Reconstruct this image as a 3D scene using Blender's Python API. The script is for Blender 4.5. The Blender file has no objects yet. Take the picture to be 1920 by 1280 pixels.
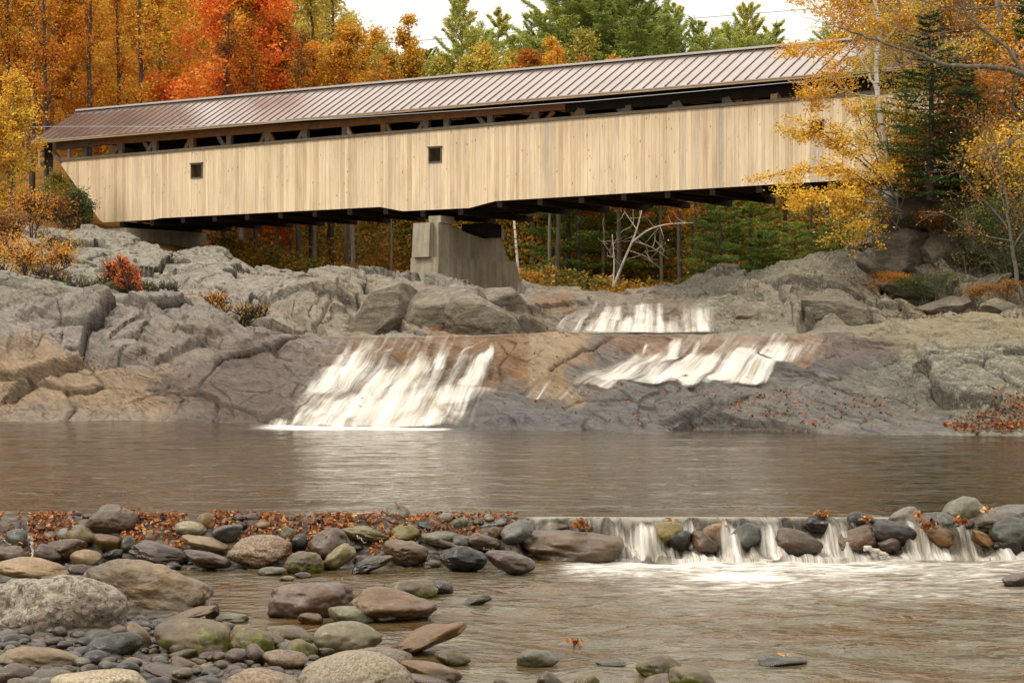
import bpy, math, random
import numpy as np
from mathutils import Vector, Matrix
from mathutils.bvhtree import BVHTree

# ------------------------------------------------------------------ camera, world, sun, exposure
scene = bpy.context.scene
F = 3500.0                     # focal length in photo pixels (1920 wide)
CAMZ = 1.8                     # lens height over the pool
HOR = 640.0
cam_d = bpy.data.cameras.new('camera'); cam = bpy.data.objects.new('camera', cam_d)
scene.collection.objects.link(cam)
cam.location = (0, 0, CAMZ); cam.rotation_euler = (math.radians(90), 0, 0)
cam_d.sensor_width = 36.0; cam_d.lens = 36.0 * F / 1920.0
cam_d.clip_start = 0.1; cam_d.clip_end = 2000
scene.camera = cam

world = bpy.data.worlds.new('World'); scene.world = world; world.use_nodes = True
wn = world.node_tree; wn.nodes.clear()
SUN_EL, SUN_AZ = math.radians(50), math.radians(240)
w_out = wn.nodes.new('ShaderNodeOutputWorld'); w_bg = wn.nodes.new('ShaderNodeBackground')
w_sky = wn.nodes.new('ShaderNodeTexSky'); w_sky.sky_type = 'NISHITA'; w_sky.sun_disc = False
w_sky.sun_elevation = SUN_EL; w_sky.sun_rotation = SUN_AZ; w_sky.dust_density = 4.0; w_sky.air_density = 1.0
w_tc = wn.nodes.new('ShaderNodeTexCoord'); w_no = wn.nodes.new('ShaderNodeTexNoise')
w_no.inputs['Scale'].default_value = 2.5; w_no.inputs['Detail'].default_value = 4
w_cr = wn.nodes.new('ShaderNodeValToRGB')
w_cr.color_ramp.elements[0].position = 0.3; w_cr.color_ramp.elements[0].color = (12.6, 11.9, 10.7, 1)
w_cr.color_ramp.elements[1].position = 0.7; w_cr.color_ramp.elements[1].color = (14.2, 13.4, 12.0, 1)
w_mx = wn.nodes.new('ShaderNodeMixRGB'); w_mx.inputs[0].default_value = 0.88
wn.links.new(w_tc.outputs['Generated'], w_no.inputs['Vector'])
wn.links.new(w_no.outputs['Fac'], w_cr.inputs['Fac'])
wn.links.new(w_sky.outputs[0], w_mx.inputs[1]); wn.links.new(w_cr.outputs[0], w_mx.inputs[2])
# overcast sky: the zenith is brighter than the horizon
w_sep = wn.nodes.new('ShaderNodeSeparateXYZ'); w_map = wn.nodes.new('ShaderNodeMapRange'); w_mul = wn.nodes.new('ShaderNodeMixRGB'); w_mul.blend_type = 'MULTIPLY'; w_mul.inputs[0].default_value = 1.0
w_map.inputs['From Min'].default_value = 0.0; w_map.inputs['From Max'].default_value = 1.0; w_map.inputs['To Min'].default_value = 0.80; w_map.inputs['To Max'].default_value = 1.75
wn.links.new(w_tc.outputs['Generated'], w_sep.inputs[0]); wn.links.new(w_sep.outputs[2], w_map.inputs[0])
wn.links.new(w_mx.outputs[0], w_mul.inputs[1]); wn.links.new(w_map.outputs[0], w_mul.inputs[2])
wn.links.new(w_mul.outputs[0], w_bg.inputs[0]); w_bg.inputs[1].default_value = 0.075
wn.links.new(w_bg.outputs[0], w_out.inputs[0])

sun_d = bpy.data.lights.new('sun', 'SUN'); sun = bpy.data.objects.new('sun', sun_d)
scene.collection.objects.link(sun)
sun_d.energy = 1.5; sun_d.angle = math.radians(12); sun_d.color = (1.0, 0.93, 0.82)
sun.rotation_euler = (math.radians(90) - SUN_EL, 0, math.radians(-60))

scene.view_settings.view_transform = 'Standard'; scene.view_settings.look = 'None'
scene.view_settings.exposure = 0.42; scene.view_settings.gamma = 1.0
scene.view_settings.use_curve_mapping = False
scene.cycles.max_bounces = 7; scene.cycles.diffuse_bounces = 3; scene.cycles.glossy_bounces = 3
scene.cycles.transparent_max_bounces = 12; scene.cycles.transmission_bounces = 3
scene.cycles.use_denoising = True
scene.cycles.sample_clamp_indirect = 5.0

COL = scene.collection

# ------------------------------------------------------------------ helpers
def W(px, py, Y):
    return ((px - 960.0) / F * Y, Y, CAMZ + (HOR - py) / F * Y)

def link(o, parent=None):
    COL.objects.link(o)
    if parent is not None: o.parent = parent
    return o

def tag(o, label=None, cat=None, group=None, kind=None):
    if label: o['label'] = label
    if cat: o['category'] = cat
    if group: o['group'] = group
    if kind: o['kind'] = kind
    return o

def empty(name, loc=(0, 0, 0), rz=0):
    o = bpy.data.objects.new(name, None); COL.objects.link(o)
    o.location = loc; o.rotation_euler = (0, 0, rz); o.empty_display_size = 0.2
    return o

def make_mesh(name, V, F_list, mat=None, parent=None, attrs=None, smooth=True, uv=None, cols=None):
    """V (n,3); F_list: list of int arrays (m,k). attrs: {name: (domain, array)}"""
    me = bpy.data.meshes.new(name)
    V = np.asarray(V, dtype=np.float32)
    me.vertices.add(len(V)); me.vertices.foreach_set('co', V.ravel())
    loops = np.concatenate([np.asarray(f, dtype=np.int32).ravel() for f in F_list])
    tot = np.concatenate([np.full(len(f), np.asarray(f).shape[1], dtype=np.int32) for f in F_list])
    start = np.concatenate([[0], np.cumsum(tot)[:-1]]).astype(np.int32)
    me.loops.add(len(loops)); me.loops.foreach_set('vertex_index', loops)
    me.polygons.add(len(tot)); me.polygons.foreach_set('loop_start', start)
    me.polygons.foreach_set('loop_total', tot)
    me.polygons.foreach_set('use_smooth', np.full(len(tot), smooth, dtype=bool))
    if attrs:
        for k, (dom, a) in attrs.items():
            at = me.attributes.new(k, 'FLOAT', dom); at.data.foreach_set('value', np.asarray(a, dtype=np.float32).ravel())
    if cols:
        for k, a in cols.items():
            at = me.attributes.new(k, 'FLOAT_COLOR', 'POINT')
            c = np.ones((len(V), 4), dtype=np.float32); c[:, :3] = a
            at.data.foreach_set('color', c.ravel())
    if uv is not None:
        l = me.uv_layers.new(name='UVMap'); l.data.foreach_set('uv', np.asarray(uv, dtype=np.float32)[loops].ravel())
    me.update(calc_edges=True); me.validate()
    if mat is not None: me.materials.append(mat)
    o = bpy.data.objects.new(name, me)
    return link(o, parent)

class MB:
    """collects boxes, tubes and quads into one mesh"""
    def __init__(s): s.V = []; s.Q = []; s.T = []; s.n = 0; s.rq = []; s.rt = []
    def add(s, V, quads=None, tris=None, r=0.0):
        V = np.asarray(V, dtype=np.float64).reshape(-1, 3)
        if quads is not None and len(quads):
            q = np.asarray(quads) + s.n; s.Q.append(q); s.rq.append(np.broadcast_to(np.asarray(r, dtype=float), (len(q),)))
        if tris is not None and len(tris):
            t = np.asarray(tris) + s.n; s.T.append(t); s.rt.append(np.broadcast_to(np.asarray(r, dtype=float), (len(t),)))
        s.V.append(V); s.n += len(V)
    def hexa(s, P, r=0.0):           # 8 points: bottom ring 0-3, top ring 4-7
        s.add(P, [(0, 3, 2, 1), (4, 5, 6, 7), (0, 1, 5, 4), (1, 2, 6, 5), (2, 3, 7, 6), (3, 0, 4, 7)], r=r)
    def tube(s, P, R, k=6, r=0.0):
        P = np.asarray(P, dtype=float); R = np.asarray(R, dtype=float) * np.ones(len(P))
        T = np.gradient(P, axis=0); T /= (np.linalg.norm(T, axis=1, keepdims=True) + 1e-9)
        ref = np.array([0.3, 0.2, 1.0]) if abs(T[0][2]) < 0.8 else np.array([1.0, 0.15, 0.1])
        A = np.cross(T, ref); A /= (np.linalg.norm(A, axis=1, keepdims=True) + 1e-9)
        B = np.cross(T, A)
        a = np.arange(k) * 2 * math.pi / k
        ring = (np.cos(a)[None, :, None] * A[:, None, :] + np.sin(a)[None, :, None] * B[:, None, :]) * R[:, None, None] + P[:, None, :]
        m = len(P); i = np.arange(m - 1)[:, None]; j = np.arange(k)[None, :]; j2 = (j + 1) % k
        q = np.stack([i * k + j, i * k + j2, (i + 1) * k + j2, (i + 1) * k + j], -1).reshape(-1, 4)
        s.add(ring.reshape(-1, 3), q, r=r)
        s.add(P[-1:] + T[-1:] * R[-1], None, None)
        tip = s.n - 1; base = s.n - 1 - k
        tt = np.array([(base + x, base + (x + 1) % k, tip) for x in range(k)])
        s.T.append(tt); s.rt.append(np.full(len(tt), float(np.mean(r))))
    def build(s, name, mat, parent=None, smooth=True, attr=False):
        V = np.concatenate(s.V); fl = []; rr = []
        if s.Q: fl.append(np.concatenate(s.Q)); rr.append(np.concatenate(s.rq))
        if s.T: fl.append(np.concatenate(s.T)); rr.append(np.concatenate(s.rt))
        return make_mesh(name, V, fl, mat, parent, {'rnd': ('FACE', np.concatenate(rr))} if attr else None, smooth)

# ---- numpy noise
def _h(ix, iy, iz, seed):
    h = (ix.astype(np.int64) * 73856093) ^ (iy.astype(np.int64) * 19349663) ^ (iz.astype(np.int64) * 83492791) ^ (seed * 2654435)
    h = h & 0xffffffff
    h = ((h ^ (h >> 16)) * 0x45d9f3b) & 0xffffffff
    h = ((h ^ (h >> 16)) * 0x45d9f3b) & 0xffffffff
    h = h ^ (h >> 16)
    return (h & 0xffffff).astype(np.float32) / float(0xffffff)

def vnoise(p, seed=0):
    """value noise, smooth, -1..1; p (...,3)"""
    i = np.floor(p); f = (p - i).astype(np.float32); f = f * f * f * (f * (f * 6 - 15) + 10); i = i.astype(np.int64)
    r = 0
    for dx in (0, 1):
        wx = f[..., 0] if dx else 1 - f[..., 0]
        for dy in (0, 1):
            wy = f[..., 1] if dy else 1 - f[..., 1]
            for dz in (0, 1):
                wz = f[..., 2] if dz else 1 - f[..., 2]
                r = r + _h(i[..., 0] + dx, i[..., 1] + dy, i[..., 2] + dz, seed) * wx * wy * wz
    return r * 2 - 1

def fbm(p, octv=4, seed=0, gain=0.5, lac=2.03):
    r = 0; a = 1.0; q = np.array(p, dtype=np.float64)
    for k in range(octv):
        r = r + a * vnoise(q, seed + k * 17); q = q * lac + 11.3; a *= gain
    return r

def worley2(x, y, seed=0):
    """cell facets: returns F1, F2, id, and local offset to the cell's seed"""
    ix = np.floor(x).astype(np.int64); iy = np.floor(y).astype(np.int64); z = np.zeros_like(ix)
    f1 = np.full(x.shape, 9.0, dtype=np.float32); f2 = f1.copy(); cid = np.zeros(x.shape, np.float32)
    ox = np.zeros(x.shape, np.float32); oy = ox.copy()
    for dx in (-1, 0, 1):
        for dy in (-1, 0, 1):
            jx = ix + dx; jy = iy + dy
            sx = jx + _h(jx, jy, z, seed); sy = jy + _h(jx, jy, z, seed + 7)
            ddx = x - sx; ddy = y - sy; d = np.sqrt(ddx * ddx + ddy * ddy).astype(np.float32)
            new = d < f1
            f2 = np.where(new, f1, np.minimum(f2, d))
            cid = np.where(new, _h(jx, jy, z, seed + 13), cid)
            ox = np.where(new, ddx, ox); oy = np.where(new, ddy, oy)
            f1 = np.where(new, d, f1)
    return f1, f2, cid, ox, oy

def sstep(a, b, x):
    t = np.clip((x - a) / (b - a), 0, 1); return t * t * (3 - 2 * t)

# ---- shader helpers
class NT:
    def __init__(s, name):
        s.m = bpy.data.materials.new(name); s.m.use_nodes = True; s.t = s.m.node_tree; s.t.nodes.clear()
        s.out = s.t.nodes.new('ShaderNodeOutputMaterial')
    def n(s, typ, **kw):
        nd = s.t.nodes.new(typ)
        for k, v in kw.items(): setattr(nd, k, v)
        return nd
    def l(s, a, b): s.t.links.new(a, b)
    def set(s, inp, v):
        if hasattr(v, 'is_linked') or isinstance(v, bpy.types.NodeSocket): s.l(v, inp)
        elif isinstance(v, (tuple, list)) and len(v) == 3 and inp.type == 'RGBA': inp.default_value = (*v, 1)
        else: inp.default_value = v
    def coord(s, kind='Object', scale=(1, 1, 1), rot=(0, 0, 0)):
        c = s.n('ShaderNodeTexCoord'); mp = s.n('ShaderNodeMapping')
        s.l(c.outputs[kind], mp.inputs[0]); mp.inputs['Scale'].default_value = scale; mp.inputs['Rotation'].default_value = rot
        return mp.outputs[0]
    def pos(s, scale=(1, 1, 1), rot=(0, 0, 0)):
        g = s.n('ShaderNodeNewGeometry'); mp = s.n('ShaderNodeMapping'); s.l(g.outputs['Position'], mp.inputs[0])
        mp.inputs['Scale'].default_value = scale; mp.inputs['Rotation'].default_value = rot
        return mp.outputs[0]
    def attr(s, name, out='Fac'):
        a = s.n('ShaderNodeAttribute', attribute_name=name); return a.outputs[out]
    def noise(s, vec, scale, detail=4, rough=0.55, dist=0.0):
        x = s.n('ShaderNodeTexNoise'); s.l(vec, x.inputs['Vector']); x.inputs['Scale'].default_value = scale
        x.inputs['Detail'].default_value = detail; x.inputs['Roughness'].default_value = rough; x.inputs['Distortion'].default_value = dist
        return x.outputs['Fac']
    def voro(s, vec, scale, out='Distance', feature='F1'):
        x = s.n('ShaderNodeTexVoronoi', feature=feature); s.l(vec, x.inputs['Vector']); x.inputs['Scale'].default_value = scale
        return x.outputs[out]
    def ramp(s, fac, stops, interp='LINEAR'):
        x = s.n('ShaderNodeValToRGB'); s.l(fac, x.inputs[0]); cr = x.color_ramp; cr.interpolation = interp
        while len(cr.elements) < len(stops): cr.elements.new(0.5)
        for e, (p, c) in zip(cr.elements, stops):
            e.position = p; e.color = (*c, 1) if not isinstance(c, (int, float)) else (c, c, c, 1)
        return x.outputs[0]
    def mix(s, fac, a, b, mode='MIX'):
        x = s.n('ShaderNodeMixRGB', blend_type=mode)
        s.set(x.inputs[0], fac); s.set(x.inputs[1], a); s.set(x.inputs[2], b); return x.outputs[0]
    def math(s, op, a, b=0.0, clamp=False):
        x = s.n('ShaderNodeMath', operation=op, use_clamp=clamp); s.set(x.inputs[0], a); s.set(x.inputs[1], b); return x.outputs[0]
    def bump(s, h, strength=0.5, dist=0.02, normal=None):
        x = s.n('ShaderNodeBump'); s.l(h, x.inputs['Height']); x.inputs['Strength'].default_value = strength
        x.inputs['Distance'].default_value = dist
        if normal is not None: s.l(normal, x.inputs['Normal'])
        return x.outputs[0]
    def pbr(s, color, rough=0.7, normal=None, metal=0.0, spec=0.5, alpha=None, **kw):
        b = s.n('ShaderNodeBsdfPrincipled'); s.set(b.inputs['Base Color'], color); s.set(b.inputs['Roughness'], rough)
        s.set(b.inputs['Metallic'], metal); s.set(b.inputs['Specular IOR Level'], spec)
        if normal is not None: s.l(normal, b.inputs['Normal'])
        if alpha is not None: s.set(b.inputs['Alpha'], alpha)
        for k, v in kw.items(): s.set(b.inputs[k.replace('_', ' ')], v)
        return b.outputs[0]
    def done(s, sh): s.l(sh, s.out.inputs['Surface']); return s.m
# ------------------------------------------------------------------ materials
def m_bedrock():
    t = NT('bedrock')
    base = t.attr('col', 'Color'); wet = t.attr('wet'); lich = t.attr('lichen')
    p = t.pos(); pf = t.pos(scale=(0.8, 1.0, 2.6), rot=(0, 0.45, 0.2))
    def bedded(rot, scl):
        m1 = t.n('ShaderNodeMapping'); t.l(p, m1.inputs[0]); m1.inputs['Rotation'].default_value = rot
        m2 = t.n('ShaderNodeMapping'); t.l(m1.outputs[0], m2.inputs[0]); m2.inputs['Scale'].default_value = scl; return m2.outputs[0]
    pf = bedded((0, -0.56, 0), (0.5, 0.8, 2.4)); pg = bedded((0, -0.50, 0.3), (0.8, 1.0, 6.0))
    n1 = t.noise(p, 1.3, 6, 0.62); n2 = t.noise(pf, 2.6, 9, 0.72, 0.5); n3 = t.noise(p, 26, 5, 0.75); n4 = t.noise(pg, 2.6, 8, 0.72, 0.5)
    hair = t.ramp(t.math('ABSOLUTE', t.math('SUBTRACT', t.noise(pf, 1.5, 7, 0.66, 0.9), 0.5)), [(0.0, 1.0), (0.012, 0.0)])
    hair = t.math('MULTIPLY', hair, t.ramp(t.noise(p, 0.9, 3, 0.5), [(0.46, 0.0), (0.56, 1.0)]))
    c = t.mix(0.75, base, t.ramp(n1, [(0.25, (0.62, 0.60, 0.62)), (0.5, (1, 1, 1)), (0.78, (1.25, 1.17, 1.02))]), 'MULTIPLY')
    c = t.mix(1.0, c, t.ramp(n2, [(0.28, (0.42, 0.38, 0.35)), (0.46, (0.82, 0.80, 0.77)), (0.6, (0.98, 0.96, 0.92)), (0.75, (1.25, 1.2, 1.1))]), 'MULTIPLY')
    c = t.mix(0.75, c, t.ramp(n3, [(0.3, (0.6, 0.6, 0.6)), (0.7, (1.3, 1.3, 1.3))]), 'MULTIPLY')
    c = t.mix(0.8, c, t.ramp(n4, [(0.32, (0.62, 0.60, 0.60)), (0.5, (1.0, 1.0, 1.0)), (0.68, (1.22, 1.2, 1.18))]), 'MULTIPLY')
    c = t.mix(t.math('MULTIPLY', hair, 0.7), c, (0.035, 0.03, 0.024))
    ls = t.ramp(t.noise(p, 6.5, 6, 0.75), [(0.50, 0.0), (0.58, 1.0)])
    lf = t.math('MULTIPLY', ls, lich)
    c = t.mix(lf, c, t.ramp(n3, [(0.3, (0.26, 0.26, 0.18)), (0.7, (0.46, 0.45, 0.34))]))
    dk = t.ramp(t.noise(p, 2.6, 7, 0.75), [(0.52, 0.0), (0.62, 0.8)])
    c = t.mix(t.math('MULTIPLY', dk, t.math('ADD', lich, 0.30), True), c, (0.085, 0.075, 0.058))
    # thin dark joint lines
    v = t.voro(t.pos(scale=(0.55, 0.5, 1.5), rot=(0, 0.5, 0)), 1.1, 'Distance', 'DISTANCE_TO_EDGE')
    crk = t.math('MULTIPLY', t.ramp(t.math('ADD', v, t.math('MULTIPLY', t.math('SUBTRACT', n2, 0.5), 0.16)), [(0.0, 1.0), (0.018, 0.0)]), t.ramp(n1, [(0.48, 0.0), (0.56, 1.0)]))
    c = t.mix(t.math('MULTIPLY', crk, 0.10), c, (0.035, 0.028, 0.02))
    bh = t.math('ADD', t.math('ADD', t.math('MULTIPLY', n2, 1.0), t.math('MULTIPLY', n4, 0.5)), t.math('SUBTRACT', t.math('MULTIPLY', n3, 0.2), t.math('MULTIPLY', hair, 0.4)))
    bh = t.math('ADD', bh, t.math('MULTIPLY', t.math('ABSOLUTE', t.math('SUBTRACT', t.noise(pf, 1.9, 8, 0.7, 0.8), 0.5)), 2.2))
    nm = t.bump(bh, 1.0, 0.13)
    rough = t.mix(wet, (0.75, 0.75, 0.75), (0.27, 0.27, 0.27))
    return t.done(t.pbr(c, rough, nm, spec=0.5))
M_ROCK = m_bedrock()

def m_stone(name, cols, speck=None, speck_s=60.0, rough=0.55, moss=0.0, scale=1.0, vein=0.0, bump=0.5):
    t = NT(name); p = t.coord('Object'); oi = t.n('ShaderNodeObjectInfo').outputs['Random']
    pr = t.n('ShaderNodeVectorMath', operation='ADD'); t.l(p, pr.inputs[0])
    cb = t.n('ShaderNodeCombineXYZ'); t.l(t.math('MULTIPLY', oi, 37.0), cb.inputs[0]); t.l(t.math('MULTIPLY', oi, 91.0), cb.inputs[2])
    t.l(cb.outputs[0], pr.inputs[1]); q = pr.outputs[0]
    rough *= 0.68; n1 = t.noise(q, 3.5 * scale, 6, 0.66, 0.6); n2 = t.noise(q, 24 * scale, 7, 0.78)
    c = t.ramp(n1, [(0.28, cols[0]), (0.5, cols[1]), (0.72, cols[2])])
    c = t.mix(0.9, c, t.ramp(n2, [(0.32, (0.5, 0.48, 0.46)), (0.68, (1.4, 1.37, 1.32))]), 'MULTIPLY')
    pt = t.ramp(t.noise(q, 2.1 * scale, 6, 0.7, 0.9), [(0.42, 0.0), (0.56, 1.0)]); c = t.mix(t.math('MULTIPLY', pt, 0.5), c, t.mix(1.0, c, (0.5, 0.46, 0.42), 'MULTIPLY'))
    if speck:
        v = t.ramp(t.noise(q, speck_s, 2, 0.5), [(0.47, 0.0), (0.56, 1.0)])
        c = t.mix(t.math('MULTIPLY', v, 0.85), c, speck)
        v2 = t.ramp(t.noise(q, speck_s * 1.3, 2, 0.5, 0.1), [(0.34, 1.0), (0.42, 0.0)])
        c = t.mix(t.math('MULTIPLY', v2, 0.7), c, (0.05, 0.045, 0.035))
    if vein:
        w = t.ramp(t.noise(q, 4.5 * scale, 3, 0.6, 1.2), [(0.485, 0.0), (0.5, 1.0), (0.515, 0.0)])
        c = t.mix(t.math('MULTIPLY', w, vein), c, (0.03, 0.022, 0.015))
    hv = t.ramp(oi, [(0.0, (0.42, 0.38, 0.33)), (0.5, (0.62, 0.58, 0.52)), (1.0, (0.86, 0.80, 0.71))])
    c = t.mix(1.0, c, hv, 'MULTIPLY')
    hs = t.n('ShaderNodeHueSaturation'); hs.inputs['Saturation'].default_value = 1.12; t.l(c, hs.inputs['Color']); c = hs.outputs[0]
    # wet rim close to the stream level, darkened further as painted underside shade
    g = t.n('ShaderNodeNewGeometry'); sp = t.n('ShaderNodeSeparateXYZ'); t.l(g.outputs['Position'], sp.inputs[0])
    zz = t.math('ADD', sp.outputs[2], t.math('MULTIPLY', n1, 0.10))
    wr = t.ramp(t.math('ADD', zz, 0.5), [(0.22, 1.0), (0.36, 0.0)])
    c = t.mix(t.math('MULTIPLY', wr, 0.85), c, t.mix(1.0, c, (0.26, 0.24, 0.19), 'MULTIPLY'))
    if moss:
        sn = t.n('ShaderNodeSeparateXYZ'); t.l(g.outputs['Normal'], sn.inputs[0])
        mo = t.ramp(t.math('ADD', t.noise(q, 6 * scale, 6, 0.72), t.math('MULTIPLY', sn.outputs[2], -0.10)), [(0.47, 0.0), (0.55, 1.0)])
        c = t.mix(t.math('MULTIPLY', mo, moss), c, t.ramp(n2, [(0.3, (0.05, 0.06, 0.01)), (0.7, (0.16, 0.17, 0.025))]))
    nm = t.bump(t.math('ADD', n1, t.math('MULTIPLY', n2, 0.35)), bump, 0.035)
    rg = t.math('SUBTRACT', rough, t.math('MULTIPLY', wr, 0.25), True)
    return t.done(t.pbr(c, rg, nm, spec=0.5))

def sc(c, k): return tuple(x * k for x in c)
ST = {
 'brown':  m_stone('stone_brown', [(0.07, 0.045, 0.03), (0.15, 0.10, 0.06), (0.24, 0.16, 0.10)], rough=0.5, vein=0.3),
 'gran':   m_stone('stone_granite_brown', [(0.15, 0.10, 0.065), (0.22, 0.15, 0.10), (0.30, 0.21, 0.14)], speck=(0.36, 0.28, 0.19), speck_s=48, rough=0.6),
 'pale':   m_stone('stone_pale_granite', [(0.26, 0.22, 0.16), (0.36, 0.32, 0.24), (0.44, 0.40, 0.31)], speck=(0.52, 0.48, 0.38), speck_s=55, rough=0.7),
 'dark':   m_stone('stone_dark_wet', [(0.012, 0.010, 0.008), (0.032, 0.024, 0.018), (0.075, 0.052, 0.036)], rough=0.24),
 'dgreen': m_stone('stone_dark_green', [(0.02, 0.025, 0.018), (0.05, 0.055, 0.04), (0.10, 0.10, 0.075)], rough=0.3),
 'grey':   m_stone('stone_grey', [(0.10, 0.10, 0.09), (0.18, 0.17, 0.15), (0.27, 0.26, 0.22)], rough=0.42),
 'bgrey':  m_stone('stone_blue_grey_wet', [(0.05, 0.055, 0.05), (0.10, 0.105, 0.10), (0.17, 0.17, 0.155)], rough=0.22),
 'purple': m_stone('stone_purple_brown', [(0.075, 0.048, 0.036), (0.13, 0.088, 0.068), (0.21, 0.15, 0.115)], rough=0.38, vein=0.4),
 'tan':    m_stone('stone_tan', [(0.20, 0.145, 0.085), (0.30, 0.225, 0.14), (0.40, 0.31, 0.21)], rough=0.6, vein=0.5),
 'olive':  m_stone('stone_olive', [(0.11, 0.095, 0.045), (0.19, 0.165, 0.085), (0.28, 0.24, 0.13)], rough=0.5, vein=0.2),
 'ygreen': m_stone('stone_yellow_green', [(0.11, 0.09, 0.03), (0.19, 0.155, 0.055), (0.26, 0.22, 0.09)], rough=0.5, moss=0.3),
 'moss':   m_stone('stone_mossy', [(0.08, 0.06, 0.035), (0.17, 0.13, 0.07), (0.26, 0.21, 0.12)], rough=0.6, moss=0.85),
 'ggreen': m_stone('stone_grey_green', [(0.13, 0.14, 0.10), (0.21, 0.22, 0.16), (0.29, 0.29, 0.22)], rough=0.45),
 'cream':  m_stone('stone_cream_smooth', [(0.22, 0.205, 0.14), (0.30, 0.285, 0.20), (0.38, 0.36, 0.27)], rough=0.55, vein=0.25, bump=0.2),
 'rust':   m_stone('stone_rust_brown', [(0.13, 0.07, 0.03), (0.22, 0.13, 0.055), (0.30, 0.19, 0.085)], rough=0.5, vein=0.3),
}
def m_lich():
    t = NT('stone_lichened'); p = t.coord('Object')
    n1 = t.noise(p, 2.2, 6, 0.65, 0.5); n2 = t.noise(p, 17, 6, 0.75); n3 = t.noise(p, 60, 3, 0.6)
    c = t.ramp(n1, [(0.3, (0.05, 0.038, 0.026)), (0.5, (0.16, 0.12, 0.085)), (0.7, (0.28, 0.22, 0.16))])
    g = t.n('ShaderNodeNewGeometry'); s = t.n('ShaderNodeSeparateXYZ'); t.l(g.outputs['Normal'], s.inputs[0])
    f = t.ramp(t.math('ADD', n2, t.math('MULTIPLY', s.outputs[2], 0.10)), [(0.5, 0.0), (0.6, 1.0)])
    c = t.mix(f, c, t.ramp(n3, [(0.3, (0.20, 0.165, 0.12)), (0.7, (0.44, 0.39, 0.31))]))
    d = t.ramp(t.noise(p, 26, 4, 0.7), [(0.38, 1.0), (0.45, 0.0)])
    c = t.mix(t.math('MULTIPLY', d, 0.8), c, (0.03, 0.025, 0.018))
    return t.done(t.pbr(c, 0.7, t.bump(t.math('ADD', n1, t.math('MULTIPLY', n2, 0.5)), 0.9, 0.08)))
ST['lich'] = m_lich()
def m_bould():
    t = NT('stone_bedded_brown'); p = t.coord('Object'); pf = t.coord('Object', scale=(1, 1, 3), rot=(0, 0.5, 0))
    n1 = t.noise(pf, 1.8, 7, 0.66, 0.5); n2 = t.noise(p, 14, 6, 0.7)
    c = t.ramp(n1, [(0.3, (0.07, 0.055, 0.045)), (0.45, (0.14, 0.105, 0.07)), (0.6, (0.22, 0.15, 0.08)), (0.75, (0.28, 0.2, 0.11))])
    c = t.mix(0.7, c, t.ramp(n2, [(0.3, (0.65, 0.63, 0.6)), (0.7, (1.3, 1.28, 1.22))]), 'MULTIPLY')
    w = t.ramp(t.noise(pf, 2.6, 4, 0.6, 1.0), [(0.485, 0.0), (0.5, 1.0), (0.515, 0.0)])
    c = t.mix(t.math('MULTIPLY', w, 0.6), c, (0.03, 0.022, 0.016))
    return t.done(t.pbr(c, 0.55, t.bump(t.math('ADD', n1, t.math('MULTIPLY', n2, 0.4)), 0.8, 0.06)))
ST['bould'] = m_bould()
def m_crag():
    t = NT('stone_angular_crag'); p = t.pos(); pf = t.pos(scale=(1, 1, 2.4), rot=(0, 0.6, 0))
    n1 = t.noise(pf, 1.0, 7, 0.68, 0.6); n2 = t.noise(p, 7, 6, 0.72)
    c = t.ramp(n1, [(0.3, (0.07, 0.055, 0.035)), (0.48, (0.145, 0.12, 0.085)), (0.6, (0.21, 0.185, 0.145)), (0.75, (0.24, 0.205, 0.13))])
    c = t.mix(0.8, c, t.ramp(n2, [(0.3, (0.55, 0.53, 0.5)), (0.7, (1.35, 1.32, 1.25))]), 'MULTIPLY')
    w = t.ramp(t.noise(pf, 1.6, 4, 0.6, 1.0), [(0.488, 0.0), (0.5, 1.0), (0.512, 0.0)])
    c = t.mix(t.math('MULTIPLY', w, 0.75), c, (0.03, 0.024, 0.016))
    return t.done(t.pbr(c, 0.7, t.bump(t.math('ADD', n1, t.math('MULTIPLY', n2, 0.4)), 1.0, 0.15)))
ST['crag'] = m_crag()
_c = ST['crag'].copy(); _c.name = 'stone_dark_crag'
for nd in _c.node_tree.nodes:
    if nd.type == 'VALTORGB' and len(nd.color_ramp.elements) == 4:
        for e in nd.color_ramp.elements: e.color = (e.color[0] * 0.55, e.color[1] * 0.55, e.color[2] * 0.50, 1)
ST['dcrag'] = _c

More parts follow.
